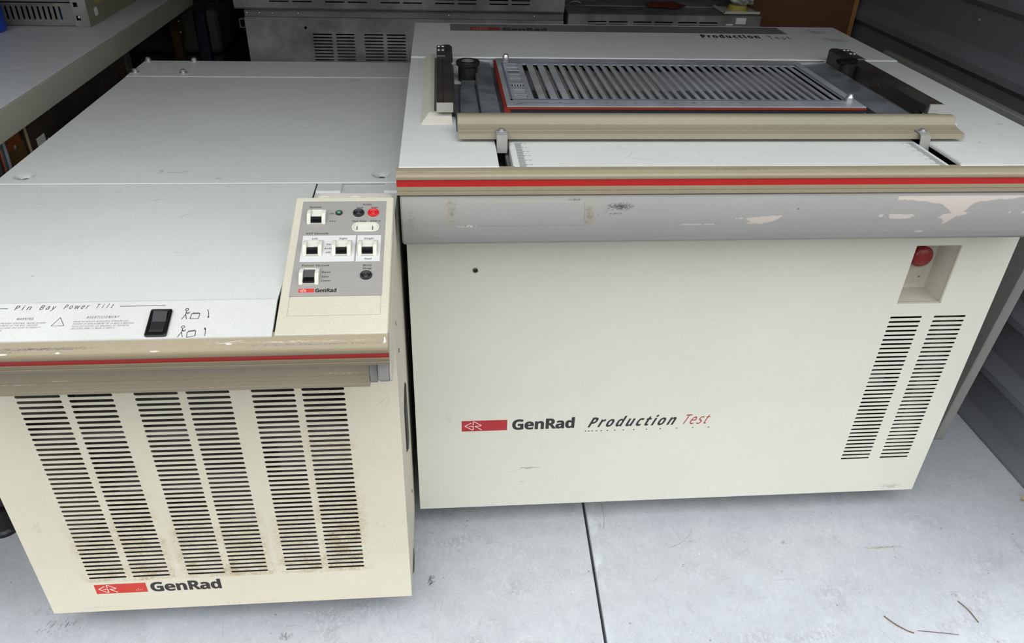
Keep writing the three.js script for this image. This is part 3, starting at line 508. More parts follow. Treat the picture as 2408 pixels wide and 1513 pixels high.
  for (const x of [-0.0705, -0.0455]) part(con, 'connector_pin', onPod(new THREE.BoxGeometry(0.001, 0.0075, 0.0026).translate(x, -0.0770, 0.0016)), M.zinc);

  // ---- logo at the foot of the front
  const lw = 0.27, lh = 0.036;
  part(LC, 'printed_logo', new THREE.PlaneGeometry(lw, lh).translate(-0.685 + lw / 2, 0.1420, F + 0.0003), printMat(lw, lh, 5600, (x) => {
    emblem(x, 0.002, 0.0033, 0.1050, 0.0293, '#cf3a2a', '#f4e6dc'); const R = rng(9); x.fillStyle = '#e8dcc8'; for (let i = 0; i < 14; i++) { x.beginPath(); x.arc(0.078 + R() * 0.022, 0.021 + R() * 0.006, 0.0003 + R() * 0.0006, 0, 7); x.fill(); }
    fit(x, 'GenRad', 0.1130, 0.2640, 0.0322, 0.0285, { col: '#2e2e2e', outline: 3, spacing: -0.045 });
  }), 'red emblem bar and black lettering');
}

// ------------------------------------------------------------------ right machine: test station with the fixture receiver
const H = 0.9796;
const RC = thing('fixture_test_station', 'taller grey-topped test station with red-striped edge rail and slotted receiver', 'test station', [0.68, 0, -0.6]);
{
  const X0 = -0.0137, X1 = 1.408;
  // front sheet
  const fs = shp([[-0.0055, 0.07], [1.3, 0.07], [1.3, 0.90], [-0.0055, 0.90]]);
  for (let r = 0; r < 36; r++) for (const [a, b] of [[1.0700, 1.1455], [1.1738, 1.2502]]) fs.holes.push(slotHole(a, b, 0.1900 + r * 0.01226, 0.0055));
  fs.holes.push(rectHole(1.0742, 1.1768, 0.6560, 0.8010)); { const h = new THREE.Path(); h.absarc(0.1323, 0.7572, 0.0052, 0, 2 * PI, true); fs.holes.push(h); }
  const S = new Sheet(0, 1.3, 0.06, 0.91, 1575, 0xdcdbce, { grain: 6, cloud: 6, seed: 3, speck: 0.006, speckCol: [170, 168, 156] });
  S.scuff(1.235, 0.084, 0.06, 0.018, 130, 'rgba(84,82,74,0.5)', 0.0005, 0.004, 0.6); S.scuff(1.21, 0.09, 0.11, 0.008, 50, 'rgba(110,106,96,0.3)', 0.0005, 0.004, 0.1); S.scuff(0.262, 0.198, 0.05, 0.006, 60, 'rgba(70,70,66,0.6)', 0.0005, 0.003); S.line([[0.22, 0.187], [0.232, 0.189], [0.243, 0.193]], 0.0006, 'rgba(90,88,82,0.5)'); S.line([[0.248, 0.2], [0.256, 0.1985], [0.262, 0.194], [0.27, 0.2], [0.285, 0.199], [0.292, 0.196]], 0.0007, 'rgba(70,70,66,0.6)');
  S.scuff(0.07, 0.36, 0.02, 0.06, 40, 'rgba(110,106,98,0.4)', 0.0005, 0.004, 1.2); S.scuff(0.25, 0.152, 0.02, 0.003, 16, 'rgba(90,88,82,0.4)', 0.0005, 0.003); S.curve(0.62, 0.09, 0.006, 1, 0, 0.0006, 'rgba(90,88,80,0.6)');
  for (let i = 0; i < 40; i++) S.chip(S.R() * 1.3, 0.08 + S.R() * 0.72, 0.0012, 0.0012, 'rgba(110,108,100,0.5)', 0.5, 7);
  part(RC, 'front_panel', muv(extr(fs, 0.0012).translate(0, 0, -0.0012)), std({ map: S.tex(), roughness: 0.5, bumpMap: T.powder, bumpScale: 0.00012 }), 'off-white front sheet with two vent columns');
  part(RC, 'panel_return', [B(-0.0055, -0.004, 0.07, 0.90, -0.030, -0.002), B(1.2985, 1.3, 0.07, 0.90, -0.030, -0.002), B(-0.0055, 1.3, 0.07, 0.0715, -0.030, -0.002)], M.creamLight);
  part(RC, 'chassis', [...shell(0.006, 1.294, 0.075, 0.90, -1.02, -0.031), B(0.1, 1.0, 0.2, 0.7, -0.9, -0.25)], M.inner);
  part(RC, 'table_pan', shell(0.0, 1.299, 0.905, 0.972, -1.03, 0.075), M.inner);
  part(RC, 'inner_rail', [B(1.218, 1.262, 0.12, 0.64, -0.06, -0.03), B(1.09, 1.13, 0.40, 0.44, -0.06, -0.03)], M.inner);
  for (const [fx, fz] of [[0.1, -1.0], [1.1, -1.0], [0.1, -0.35], [1.1, -0.35]]) part(RC, 'foot', B(fx, fx + 0.1, 0, 0.075, fz, fz + 0.1), M.rubber);
  const scr = part(RC, 'panel_screw', lathe([[0.0058, 0], [0.0058, 0.0012], [0.0040, 0.0016], [0.0036, -0.006], [0.0001, -0.006]], 20).rotateX(PI / 2).translate(0.1323, 0.7572, 0), M.zinc); void scr;
  // recess with the stop button
  const d = -0.0700, a = 1.0742, b = 1.1768, lo = 0.6560, hi = 0.8010;
  const rec = part(RC, 'stop_recess', [B(a - 0.002, a, lo, hi, d, -0.002), B(b, b + 0.002, lo, hi, d, -0.002), B(a, b, lo - 0.002, lo, d, -0.002), B(a, b, hi, hi + 0.002, d, -0.002), B(a, b, lo, hi, d - 0.002, d)], M.creamLight, 'square recess for the stop button');
  part(rec, 'recess_rim', [B(b - 0.0035, b, lo, hi, -0.004, 0.0006), B(a, b, lo, lo + 0.0035, -0.004, 0.0006)], M.cream);
  { const bp = rrect(a + 0.004, 1.1590, 0.6740, hi - 0.003, 0.008), h = new THREE.Path(); h.absarc(1.1505, 0.6880, 0.0024, 0, 2 * PI, true); bp.holes.push(h); part(rec, 'button_plate', extr(bp, 0.003).translate(0, 0, d + 0.003), M.cream); }
  part(rec, 'stop_button', toCreasedNormals(lathe([[0.0001, 0.0365], [0.012, 0.0355], [0.021, 0.032], [0.0252, 0.026], [0.0245, 0.021], [0.014, 0.017], [0.012, 0.0]], 40).rotateX(PI / 2).translate(1.1240, 0.7520, d + 0.003), 0.8), M.redButton, 'red mushroom stop button');
  // printed logo
  const lw = 0.62, lh = 0.062, lx = 0.095, ly = 0.303;
  part(RC, 'printed_logo', new THREE.PlaneGeometry(lw, lh).translate(lx + lw / 2, ly + lh / 2, 0.0003), printMat(lw, lh, 3300, (x) => {
    const U = (u) => u - lx, V = (v) => ly + lh - v;
    emblem(x, U(0.1011), V(0.3544), 0.1072, 0.0318, '#b12c32', '#f0dcd8'); fit(x, 'GenRad', U(0.2185), U(0.3722), V(0.3232), 0.0305, { col: '#2f3030', outline: 3, spacing: -0.045 });
    fit(x, 'Production', U(0.3990), U(0.6245), V(0.3232), 0.0300, { col: '#2f3030', outline: 1, shear: 0.40, spacing: 0.13 }); fit(x, 'Test', U(0.6290), U(0.7045), V(0.3234), 0.0300, { bold: false, col: '#b04444', shear: 0.40, spacing: 0.12 });
    x.fillStyle = '#2f3030'; for (const p of [1195, 1218, 1243, 1275, 1310, 1355, 1410, 1473, 1550, 1645, 1748, 1868, 1990, 2110]) { const u = 0.3983 + (p - 1195) / 915 * 0.3030; x.save(); x.transform(1, 0, -0.4, 1, U(u), V(0.3114)); x.fillRect(-0.0017, -0.0012, 0.0034, 0.0024); x.restore(); }
  }), 'red emblem bar and two lines of lettering');

  // the overhanging table assembly is drawn on a 1408 mm wide plan and is 1301 mm wide
  unit = new THREE.Matrix4().makeScale(0.9243, 0.9243, 0.9243).setPosition(0.00556, 0.11547, 0.10487);
  // ---- bullnose fascia with chipped paint
  const BN = new Sheet(X0, X1, 0.795, 0.96, 1440, 0x9c9b98, {
    grain: 5, cloud: 5, seed: 8, // v = y - z
  });
  const chipC = 'rgba(192,184,175,1)', R8 = BN.R;
  // worn primer along the top edge and the lower bulge
  { const top = []; const xs = 0.985, xe = 1.27; top.push([xs, 0.905], [xe + 0.02, 0.905]); for (let i = 40; i >= 0; i--) { const t = i / 40, x = xs + (xe - xs) * t, dd = 0.006 + 0.028 * Math.exp(-Math.pow((t - 0.47) / 0.09, 2)) + 0.008 * Math.exp(-Math.pow((t - 0.4) / 0.25, 2)); top.push([x, 0.905 - dd * (t > 0.85 ? (1 - t) / 0.15 : 1) - R8() * 0.004]); } BN.poly(top, chipC); }
  const blob = (x, v, w, h, ang = 0) => BN.chip(x, v, w, h, chipC, 0.32, 40, (du, dv) => [du * Math.cos(ang) - dv * Math.sin(ang), du * Math.sin(ang) + dv * Math.cos(ang)]);
  BN.poly([[0.672, 0.857], [0.70, 0.861], [0.75, 0.864], [0.742, 0.855], [0.725, 0.849], [0.704, 0.845], [0.688, 0.850]], chipC, 0.0022); blob(0.665, 0.858, 0.012, 0.004); blob(0.655, 0.857, 0.006, 0.003); blob(0.69, 0.848, 0.03, 0.004); blob(0.958, 0.861, 0.012, 0.008); BN.poly([[0.975, 0.864], [1.025, 0.864], [1.030, 0.860], [1.018, 0.854], [0.985, 0.853], [0.976, 0.857]], chipC, 0.0022);
  BN.poly([[1.083, 0.855], [1.09, 0.862], [1.115, 0.867], [1.145, 0.868], [1.138, 0.862], [1.120, 0.858], [1.108, 0.848], [1.094, 0.838], [1.098, 0.847], [1.09, 0.853]], chipC, 0.0028); blob(1.055, 0.827, 0.022, 0.005); blob(1.235, 0.867, 0.009, 0.004, 1); blob(1.265, 0.866, 0.012, 0.006, 0.8); blob(1.36, 0.868, 0.008, 0.005); for (let i = 0; i < 40; i++) blob(0.9 + R8() * 0.5, 0.83 + R8() * 0.05, 0.001 + R8() * 0.003, 0.001 + R8() * 0.002);
  for (let i = 0; i < 120; i++) blob(R8() * 1.35, 0.9155 + (R8() - 0.5) * 0.003, 0.003 + R8() * 0.02, 0.0012);
  for (const [x0, x1] of [[0.545, 0.585], [0.59, 0.612]]) BN.curve(x0, 0.846, x1 - x0, 0, 0, 0.0010, 'rgba(214,210,202,0.95)');
  // glue left by a torn-off label
  for (const [p, q, r, s] of [[0.070, 0.094, 0.845, 0.905], [0.345, 0.368, 0.847, 0.905], [0.07, 0.37, 0.898, 0.906]]) { BN.x.fillStyle = 'rgba(158,154,140,0.55)'; BN.x.fillRect(BN.X(p), BN.Y(s), (q - p) * BN.k, (s - r) * BN.k); }
  BN.scuff(0.085, 0.875, 0.024, 0.06, 160, 'rgba(96,92,82,0.4)', 0.0006, 0.004); BN.scuff(0.355, 0.866, 0.022, 0.045, 240, 'rgba(120,112,92,0.5)', 0.0006, 0.004); BN.scuff(0.325, 0.902, 0.03, 0.006, 80, 'rgba(84,82,78,0.5)', 0.0006, 0.003); BN.line([[0.10, 0.847], [0.345, 0.8465]], 0.0007, 'rgba(110,106,98,0.6)'); BN.line([[0.096, 0.899], [0.343, 0.898]], 0.0007, 'rgba(176,174,166,0.7)'); BN.line([[0.345, 0.90], [0.346, 0.856]], 0.0006, 'rgba(100,98,92,0.7)'); BN.scuff(0.11, 0.846, 0.05, 0.005, 40, 'rgba(222,220,212,0.9)', 0.0006, 0.003, 0.3); BN.chip(0.083, 0.898, 0.012, 0.008, 'rgba(140,138,132,0.8)', 0.2);
  BN.scuff(0.415, 0.886, 0.06, 0.018, 300, 'rgba(50,50,48,0.75)', 0.0006, 0.003); BN.scuff(0.40, 0.87, 0.06, 0.008, 24, 'rgba(50,50,48,0.6)', 0.0006, 0.003); BN.chip(0.78, 0.878, 0.003, 0.004, 'rgba(30,30,30,0.8)'); BN.scuff(0.006, 0.86, 0.012, 0.06, 30, 'rgba(70,70,68,0.5)', 0.0006, 0.004);
  const nose = [[0.0135, 0.9305], [0.0170, 0.9290], [0.0185, 0.9255]];
  for (let i = 0; i <= 14; i++) { const t = i / 14, an = t * PI * 0.52; nose.push([0.0030 + 0.0165 * Math.cos(an) + 0.002 * (1 - t), 0.870 - 0.050 * Math.sin(an) + (1 - t) * 0.012]); }
  nose.push([-0.060, 0.822], [-0.060, 0.9305]);
  part(RC, 'bullnose_fascia', xuv(sweepX(nose, X0 + 0.001, X1, 0.6, 0.003)), std({ map: BN.tex(), roughness: 0.42 }), 'grey rounded fascia with chipped paint');
  // edge rail
  const rg = railGeo([-0.0045, H], 0, X0 - 0.004, X1 + 0.004);
  const RS = new Sheet(X0, X1, 0.90, 1.0, 1440, 0x978d76, { grain: 10, cloud: 6, seed: 10, speck: 0.01 });
  RS.scuff(0.02, 0.963, 0.06, 0.006, 70, 'rgba(70,66,56,0.5)', 0.0005, 0.003); RS.scuff(0.63, 0.969, 0.16, 0.006, 160, 'rgba(70,66,56,0.45)', 0.0005, 0.004, 0.1); RS.scuff(0.95, 0.966, 0.3, 0.005, 220, 'rgba(80,74,62,0.4)', 0.0005, 0.004, 0.05); RS.scuff(0.1, 0.958, 0.16, 0.005, 90, 'rgba(80,74,62,0.35)', 0.0005, 0.003);
  const rail = part(RC, 'edge_rail', rg.rail, std({ map: RS.tex(), roughness: 0.36, bumpMap: T.leather, bumpScale: 0.00018 }), 'beige edge rail');
  part(rail, 'red_stripe', rg.stripe, M.red);
  part(RC, 'rail_backing', B(X0, X1, 0.9335, 0.972, -0.010, -0.008), M.inner);

  // ---- table top
  const TT = new Sheet(X0, X1, 0, 1.30, 1400, 0xd6d9d7, { grain: 8, cloud: 7, seed: 14, speck: 0.010, speckCol: [165, 167, 166] }); // v = -z
  const tR = TT.R;
  TT.scuff(0.11, 0.09, 0.16, 0.1, 260, 'rgba(60,62,64,0.45)', 0.0005, 0.0016); TT.scuff(1.30, 0.2, 0.16, 0.2, 90, 'rgba(60,62,64,0.5)', 0.0005, 0.003); TT.scuff(1.235, 0.135, 0.03, 0.03, 40, 'rgba(60,60,58,0.6)', 0.0005, 0.004); TT.scuff(1.36, 0.26, 0.02, 0.01, 14, 'rgba(50,50,52,0.7)', 0.0006, 0.005); TT.scuff(1.335, 0.1, 0.02, 0.01, 12, 'rgba(40,40,42,0.8)', 0.001, 0.005);
  for (const [u, v, w] of [[1.315, 1.19, 0.085], [1.325, 1.075, 0.10]]) { TT.scuff(u, v, w, 0.05, 260, 'rgba(88,88,88,0.4)', 0.001, 0.012, 0.05); TT.scuff(u - 0.015, v + 0.025, 0.025, 0.03, 70, 'rgba(80,80,80,0.4)', 0.001, 0.006); }
  for (let i = 0; i < 60; i++) TT.chip(tR() * 1.38, tR() * 1.28, 0.0016, 0.0016, 'rgba(64,66,68,0.55)', 0.5, 7);
  // water mark on the ruled plate
  { const p = []; for (let i = 0; i <= 26; i++) { const t = i / 26 * 2.4 * PI / 2; p.push([0.475 - 0.04 * Math.sin(t) - 0.02 * Math.sin(3 * t), 0.085 + 0.042 * Math.cos(t) + 0.004 * Math.sin(5 * t)]); } TT.line(p, 0.0014, 'rgba(168,160,142,0.5)'); const q = []; for (let i = 0; i <= 20; i++) { const t = i / 20; q.push([0.50 + t * 0.11, 0.062 - 0.03 * t + 0.006 * Math.sin(t * 9)]); } TT.line(q, 0.0014, 'rgba(168,160,142,0.4)'); TT.line([[0.60, 0.02], [0.605, 0.05], [0.59, 0.075], [0.60, 0.10]], 0.0012, 'rgba(170,163,148,0.4)'); }
  const tm = std({ map: TT.tex(), roughness: 0.46, bumpMap: T.powder, bumpScale: 0.0001 });
  const top = plan([[X0, -0.825], [X1, -0.825], [X1, -0.0055], [1.1125, -0.0055], [1.1125, -0.20], [0.1780, -0.20], [0.1780, -0.0055], [X0, -0.0055]]);
  top.holes.push(rectHole(0.232, 1.030, 0.300, 0.700));
  part(RC, 'table_top', muv(toCreasedNormals(raiseY(top, H - 0.003, H, 0.001), 0.5)), tm);
  part(RC, 'ruled_plate', muv(toCreasedNormals(raiseY(rrect(0.2062, 1.0895, 0.0062, 0.198, 0.003), H - 0.028, H - 0.0005, 0.0022, 8), 0.5)), tm);
  part(RC, 'slot_guide', B(0.1985, 0.2050, 0.945, 0.958, -0.20, -0.02), M.inner);
  part(RC, 'slot_lip', B(1.1100, 1.1165, H - 0.004, H + 0.0030, -0.150, -0.0065, 0.002), M.greyPaint);
  part(RC, 'table_skirt', [B(X0, X0 + 0.002, 0.90, H - 0.003, -1.26, -0.01), B(X1 - 0.002, X1, 0.90, H - 0.003, -1.26, -0.01), B(X0, X1, 0.90, H - 0.003, -1.266, -1.262)], M.greyPaint);
  part(RC, 'rear_cover', muv(toCreasedNormals(raiseY(plan([[X0, -1.268], [X1, -1.268], [X1, -0.8265], [X0, -0.8265]]), H - 0.004, H + 0.0030, 0.0015), 0.5)), tm, 'plain grey rear cover');
  // rulers
  const ruler = (flip) => printMat(0.042, 0.136, 7000, (x) => {
    x.fillStyle = '#3a3b3c';
    for (let i = 0; i < 28; i++) { const y = 0.0018 + i * 0.00472, l = i % 5 ? 0.0128 : 0.0170; x.fillRect(flip ? 0.042 - l : 0, y - 0.0006, l, 0.0012); if (i % 5 === 0) fit(x, String(i), flip ? 0.042 - 0.0210 - (i > 9 ? 0.006 : 0.003) : 0.0200, flip ? 0.042 - 0.0210 : 0.0200 + (i > 9 ? 0.0062 : 0.003), y + 0.0024, 0.0046, { bold: false, col: '#333435', spacing: 0.25 }); }
  });
  part(RC, 'ruler_print', new THREE.PlaneGeometry(0.042, 0.136).rotateX(-PI / 2).translate(0.2176 + 0.021, H + 0.0002, -0.0682), ruler(false), 'printed scale');
  part(RC, 'ruler_print', new THREE.PlaneGeometry(0.042, 0.136).rotateX(-PI / 2).translate(1.0795 - 0.021, H + 0.0002, -0.0682), ruler(true), 'printed scale');
  // dark name strip and lettering on the rear cover
  const sw = 1.10, sh = 0.0985;
  const strip = printMat(sw, sh, 1800, (x) => {
    x.fillStyle = '#737573'; x.fillRect(0, 0, sw, sh); emblem(x, 0.064, 0.048, 0.094, 0.038, '#a3211c', '#d8a8a0'); fit(x, 'GenRad', 0.166, 0.312, 0.087, 0.036, { col: '#161616', outline: 5 });
    x.strokeStyle = 'rgba(150,152,150,0.7)'; x.lineWidth = 0.0012; for (const [a, b, c, e] of [[0.058, 0.04, 0.062, 0.09], [0.045, 0.06, 0.055, 0.098], [0.03, 0.08, 0.035, 0.095], [0.84, 0.02, 0.87, 0.09]]) { x.beginPath(); x.moveTo(a, b); x.lineTo(c, e); x.stroke(); }
  }); strip.transparent = false;
  { const g = B(0.1005, 0.1005 + sw, H + 0.003, H + 0.0036, -1.2520, -1.2520 + sh), p = g.attributes.position, uv = g.attributes.uv; for (let i = 0; i < p.count; i++) uv.setXY(i, (p.getX(i) - 0.1005) / sw, 1 - (p.getZ(i) + 1.2520) / sh); part(RC, 'name_strip', g, strip, 'dark grey name strip'); }
  part(RC, 'printed_lettering', new THREE.PlaneGeometry(0.33, 0.075).rotateX(-PI / 2).translate(0.88 + 0.165, H + 0.0036, -1.108), printMat(0.33, 0.075, 3000, (x) => {
    fit(x, 'Production', 0.016, 0.214, 0.052, 0.042, { col: '#1d1e1e', shear: 0.06, spacing: 0.13, outline: 4 }); fit(x, 'Test', 0.236, 0.312, 0.062, 0.042, { bold: false, col: '#8a5a52', shear: 0.06, spacing: 0.2 });
    x.fillStyle = '#3a3a3a'; for (let i = 0; i < 14; i++) { const u = 0.016 + 0.3 * Math.pow(i / 13, 1.7); x.fillRect(u, 0.068 - 0, 0.003, 0.004); }
  }), 'black and red lettering');

  // ---- slide bars in their bevelled bezels (left, then its mirror image)
  const mir = (x) => 1.2775 - x, ev = new Evaluator(); ev.useGroups = false; ev.attributes = ['position', 'normal'];
  const frustum = (fx) => new ConvexGeometry([[0.0245, H - 0.002, -0.82], [0.0925, H - 0.002, -0.82], [0.0925, H - 0.002, -0.2535], [0.0245, H - 0.002, -0.2535], [0.0245, H + 0.0015, -0.82], [0.0925, H + 0.0015, -0.82], [0.0925, H + 0.0015, -0.2535], [0.0245, H + 0.0015, -0.2535], [0.0425, H + 0.016, -0.80], [0.0905, H + 0.016, -0.80], [0.0905, H + 0.016, -0.290], [0.0425, H + 0.016, -0.290]].map(([x, y, z]) => new THREE.Vector3(fx(x), y, z)));
  for (const fx of [(x) => x, mir]) {
    const a2 = new Brush(frustum(fx)), c0 = Math.min(fx(0.0530), fx(0.12)), c1 = Math.max(fx(0.0530), fx(0.12)); const b2 = new Brush(new THREE.BoxGeometry(c1 - c0, 0.06, 0.53).translate((c0 + c1) / 2, H + 0.0315, -0.5625));
    a2.updateMatrixWorld(); b2.updateMatrixWorld();
    const cut = ev.evaluate(a2, b2, SUBTRACTION).geometry;
    part(RC, 'bar_bezel', muv(toCreasedNormals(cut.index ? cut.toNonIndexed() : cut, 0.3)), M.creamLight, 'cream bevelled bezel');
    const bx3 = (x0, x1, y0, y1, z0, z1, r) => B(Math.min(fx(x0), fx(x1)), Math.max(fx(x0), fx(x1)), y0, y1, z0, z1, r);
    const prof = [[0.0740, 1.0000], [0.0740, 1.0215], [0.0935, 1.0215], [0.1000, 1.0165], [0.1000, 1.0000]].map(([x, y]) => [fx(x), y]);
    const bar = part(RC, 'slide_bar', [bx3(0.0588, 0.0736, 1.0002, 1.0212, -0.795, -0.2755, 0.0012), muv(sweepZ(prof, -0.800, -0.2755, 0.3)), bx3(0.0588, 0.1000, 0.9805, 0.9999, -0.800, -0.306)], M.blackSteel, 'black steel slide bar');
    part(bar, 'bar_end', bx3(0.0588, 0.0945, 1.0010, 1.0214, -0.2753, -0.2705), M.barEnd);
    part(bar, 'bar_bolt', cyl(0.0045, 0.0045, 0.002, 14).rotateZ(PI / 2).translate(fx(0.1005), 1.003, -0.50), M.zinc);
    const pl = part(bar, 'clamp_plate', bx3(0.0585, 0.0810, 1.0216, 1.0255, -0.775, -0.665, 0.001), M.zinc);
    for (const [x, z] of [[0.064, -0.762], [0.075, -0.762], [0.064, -0.722], [0.075, -0.722]]) inst(bar, 'clamp_screw', lathe([[0.0001, 0.0032], [0.003, 0.0028], [0.0046, 0.001], [0.0048, 0]], 14), M.steel, fx(x), 1.0255, z);
    void pl;
  }
  // knobs
  {
    const base = H + 0.004, knobProf = [[0.0245, 0], [0.0245, 0.032], [0.0290, 0.036], [0.0298, 0.0375], [0.0298, 0.0445], [0.0285, 0.0460], [0.0170, 0.0462], [0.0165, 0.0440]];
    const k = part(RC, 'lock_knob', toCreasedNormals(lathe(knobProf, 36).translate(0.1372, base, -0.598), 0.5), M.black, 'black lock knob with a steel top');
    part(k, 'knob_insert', lathe([[0.0165, 0.0445], [0.0150, 0.0465], [0.0095, 0.0468], [0.0080, 0.0440], [0.0001, 0.0440]], 28).translate(0.1372, base, -0.598), M.steel);
    for (const [dx, dz] of [[-0.013, 0.0275], [0.013, 0.0275], [0.030, 0.004]]) inst(k, 'flange_screw', lathe([[0.0001, 0.0045], [0.003, 0.0040], [0.0052, 0.0015], [0.0054, 0]], 14), M.steel, 0.1372 + dx, base, -0.598 + dz);
    part(k, 'lever', toCreasedNormals(new THREE.TubeGeometry(new THREE.CatmullRomCurve3([[0.112, base + 0.036, -0.60], [0.100, base + 0.036, -0.61], [0.0985, base + 0.026, -0.60], [0.0985, base + 0.006, -0.59]].map((p) => new THREE.Vector3(...p))), 16, 0.0035, 8), 0.9), M.greyTrim);
    const k2 = part(RC, 'lock_knob', toCreasedNormals(lathe([[0.0215, 0], [0.0215, 0.036], [0.0170, 0.040], [0.0001, 0.040]], 32).translate(1.155, base, -0.63), 0.5), M.black, 'black lock knob with a paddle lever');
    part(k2, 'lever', toCreasedNormals(extr(rrect(-0.036, 0.022, -0.014, 0.014, 0.0135), 0.008, 0.002).rotateX(-PI / 2).rotateZ(0.09).translate(1.158, base + 0.040, -0.635), 0.5), M.blackGloss);
    inst(k2, 'flange_screw', lathe([[0.0001, 0.0045], [0.003, 0.0040], [0.0052, 0.0015], [0.0054, 0]], 14), M.steel, 1.152, base, -0.56); inst(k2, 'flange_screw', lathe([[0.0001, 0.0045], [0.003, 0.0040], [0.0052, 0.0015], [0.0054, 0]], 14), M.steel, 1.122, base, -0.63);
  }
  // ---- receiver pan and slotted plate
  {
    const panS = plan([[0.1000, -0.55], [0.1600, -0.55], [0.1600, -0.745], [1.130, -0.745], [1.130, -0.55], [1.190, -0.55], [1.190, -0.205], [0.1000, -0.205]]); panS.holes.push(rectHole(0.232, 1.030, 0.300, 0.700));
    const pan = part(RC, 'receiver_pan', muv(raiseY(panS, H + 0.0002, H + 0.0040)), M.panMetal, 'dark metal receiver pan');
    part(pan, 'receiver_well', [B(0.230, 0.232, H - 0.085, H + 0.003, -0.702, -0.298), B(1.030, 1.032, H - 0.085, H + 0.003, -0.702, -0.298), B(0.230, 1.032, H - 0.085, H + 0.003, -0.702, -0.700), B(0.230, 1.032, H - 0.085, H + 0.003, -0.300, -0.298), B(0.230, 1.032, H - 0.087, H - 0.085, -0.702, -0.298)], M.alu);
    part(pan, 'pan_flange', muv(sweepZ([[0.1560, H + 0.003], [0.1560, H + 0.0205], [0.1580, H + 0.0225], [0.1990, H + 0.0165], [0.1990, H + 0.003]], -0.735, -0.235, 0.3)), M.panMetal);
    part(pan, 'pan_flange', muv(sweepZ([[1.1360, H + 0.003], [1.1360, H + 0.0205], [1.1340, H + 0.0225], [1.0690, H + 0.0165], [1.0690, H + 0.003]], -0.735, -0.235, 0.3)), M.panMetal);
    part(pan, 'rear_flange', muv(sweepX([[-0.757, H + 0.002], [-0.752, H + 0.017], [-0.715, H + 0.0235], [-0.712, H + 0.002]], 0.160, 1.134, 0.3)), M.alu);
    part(pan, 'front_flange', muv(sweepX([[-0.264, H + 0.002], [-0.262, 1.0030], [-0.213, 1.0180], [-0.211, 1.0180], [-0.211, H + 0.002]], 0.165, 1.15, 0.3)), M.alu);
    part(pan, 'knob_cover', muv(new ConvexGeometry([[0.118, -0.555], [0.152, -0.555], [0.106, -0.215], [0.155, -0.215], [0.112, -0.45]].flatMap(([x, z]) => [new THREE.Vector3(x, H + 0.003, z), new THREE.Vector3(x * 0.9 + 0.0135, H + 0.0125, z)]))), M.panMetal);
    const x0 = 0.2140, x1 = 1.0450, z0 = -0.7105, z1 = -0.2940, y1 = 1.0085;
    const ps = plan([[x0, z0], [x1, z0], [x1, z1], [x0, z1]]);
    const slots = [];
    for (let i = 0; i < 33; i++) slots.push(i < 4 ? 0.2855 + i * 0.0276 : 0.3683 + (i - 3) * 0.02215);
    for (const x of slots) ps.holes.push(rrect(x - 0.0060, x + 0.0060, 0.3480, 0.6520, 0.003, THREE.Path));
    const wz = [-0.6430, -0.6085, -0.5790, -0.5450, -0.5095, -0.4600, -0.4090, -0.3690];
    for (const z of wz) ps.holes.push(rrect(0.2365, 0.2670, -z - 0.0110, -z + 0.0110, 0.005, THREE.Path));
    const plate = part(RC, 'receiver_plate', muv(toCreasedNormals(raiseY(ps, y1 - 0.0032, y1, 0.0006), 0.4)), M.alu, 'slotted aluminium receiver plate');
    part(plate, 'gasket', [B(x0 - 0.002, x1 + 0.001, y1 - 0.0078, y1 - 0.0033, z1 - 0.008, z1 + 0.0008), B(x0 - 0.0055, x0 + 0.008, y1 - 0.0160, y1 - 0.0036, z0 + 0.004, z1), B(x1 - 0.008, x1 + 0.0015, y1 - 0.0078, y1 - 0.0033, z0, z1)], M.redGasket, 'red rubber gasket');
    { const sl = plan([[x0 + 0.001, z0 + 0.001], [x1 - 0.001, z0 + 0.001], [x1 - 0.001, z1 - 0.001], [x0 + 0.001, z1 - 0.001]]); sl.holes.push(rectHole(0.232, 1.030, 0.300, 0.700)); part(plate, 'seal', muv(raiseY(sl, H + 0.003, y1 - 0.0078)), M.rubber); }
    part(plate, 'groove_seal', [B(0.2255, 0.2300, y1, y1 + 0.0010, -0.662, -0.336), B(1.0180, 1.0225, y1, y1 + 0.0010, -0.662, -0.336), B(0.2255, 1.0225, y1, y1 + 0.0010, -0.662, -0.6575), B(0.2255, 1.0225, y1, y1 + 0.0010, -0.3410, -0.336)], M.blueGasket, 'blue-grey seal line');
    const strip2 = new THREE.BoxGeometry(0.0013, 0.012, 0.296), fl = new THREE.BoxGeometry(0.010, 0.002, 0.296);
    slots.forEach((x, i) => { if (i > 0 && i < 15) for (const k of [-0.0030, 0.0004]) inst(plate, 'contact_strip', strip2, M.barEnd, x + k, y1 - 0.0110, -0.5); });
    inst(plate, 'slot_floor', fl, M.alu, slots[0], y1 - 0.0240, -0.478);
    const pin = new THREE.BoxGeometry(0.0016, 0.0016, 0.007), pinL = new THREE.BoxGeometry(0.0018, 0.0018, 0.0165);
    wz.forEach((z, k) => { if (k === 2) { inst(plate, 'blank_insert', new THREE.BoxGeometry(0.03, 0.002, 0.021), M.alu, 0.2518, y1 - 0.006, z); return; } for (let j = 0; j < 4; j++) inst(plate, 'contact_pin', k === 5 ? pinL : pin, M.paper, 0.2415 + j * 0.0066 + (k === 5 ? 0.001 : 0), y1 - 0.0022, z + (k === 5 ? 0.002 : 0.0068)); if (k !== 5) inst(plate, 'connector_insert', new THREE.BoxGeometry(0.03, 0.002, 0.013), M.alu, 0.2518, y1 - 0.0044, z - 0.0045); });
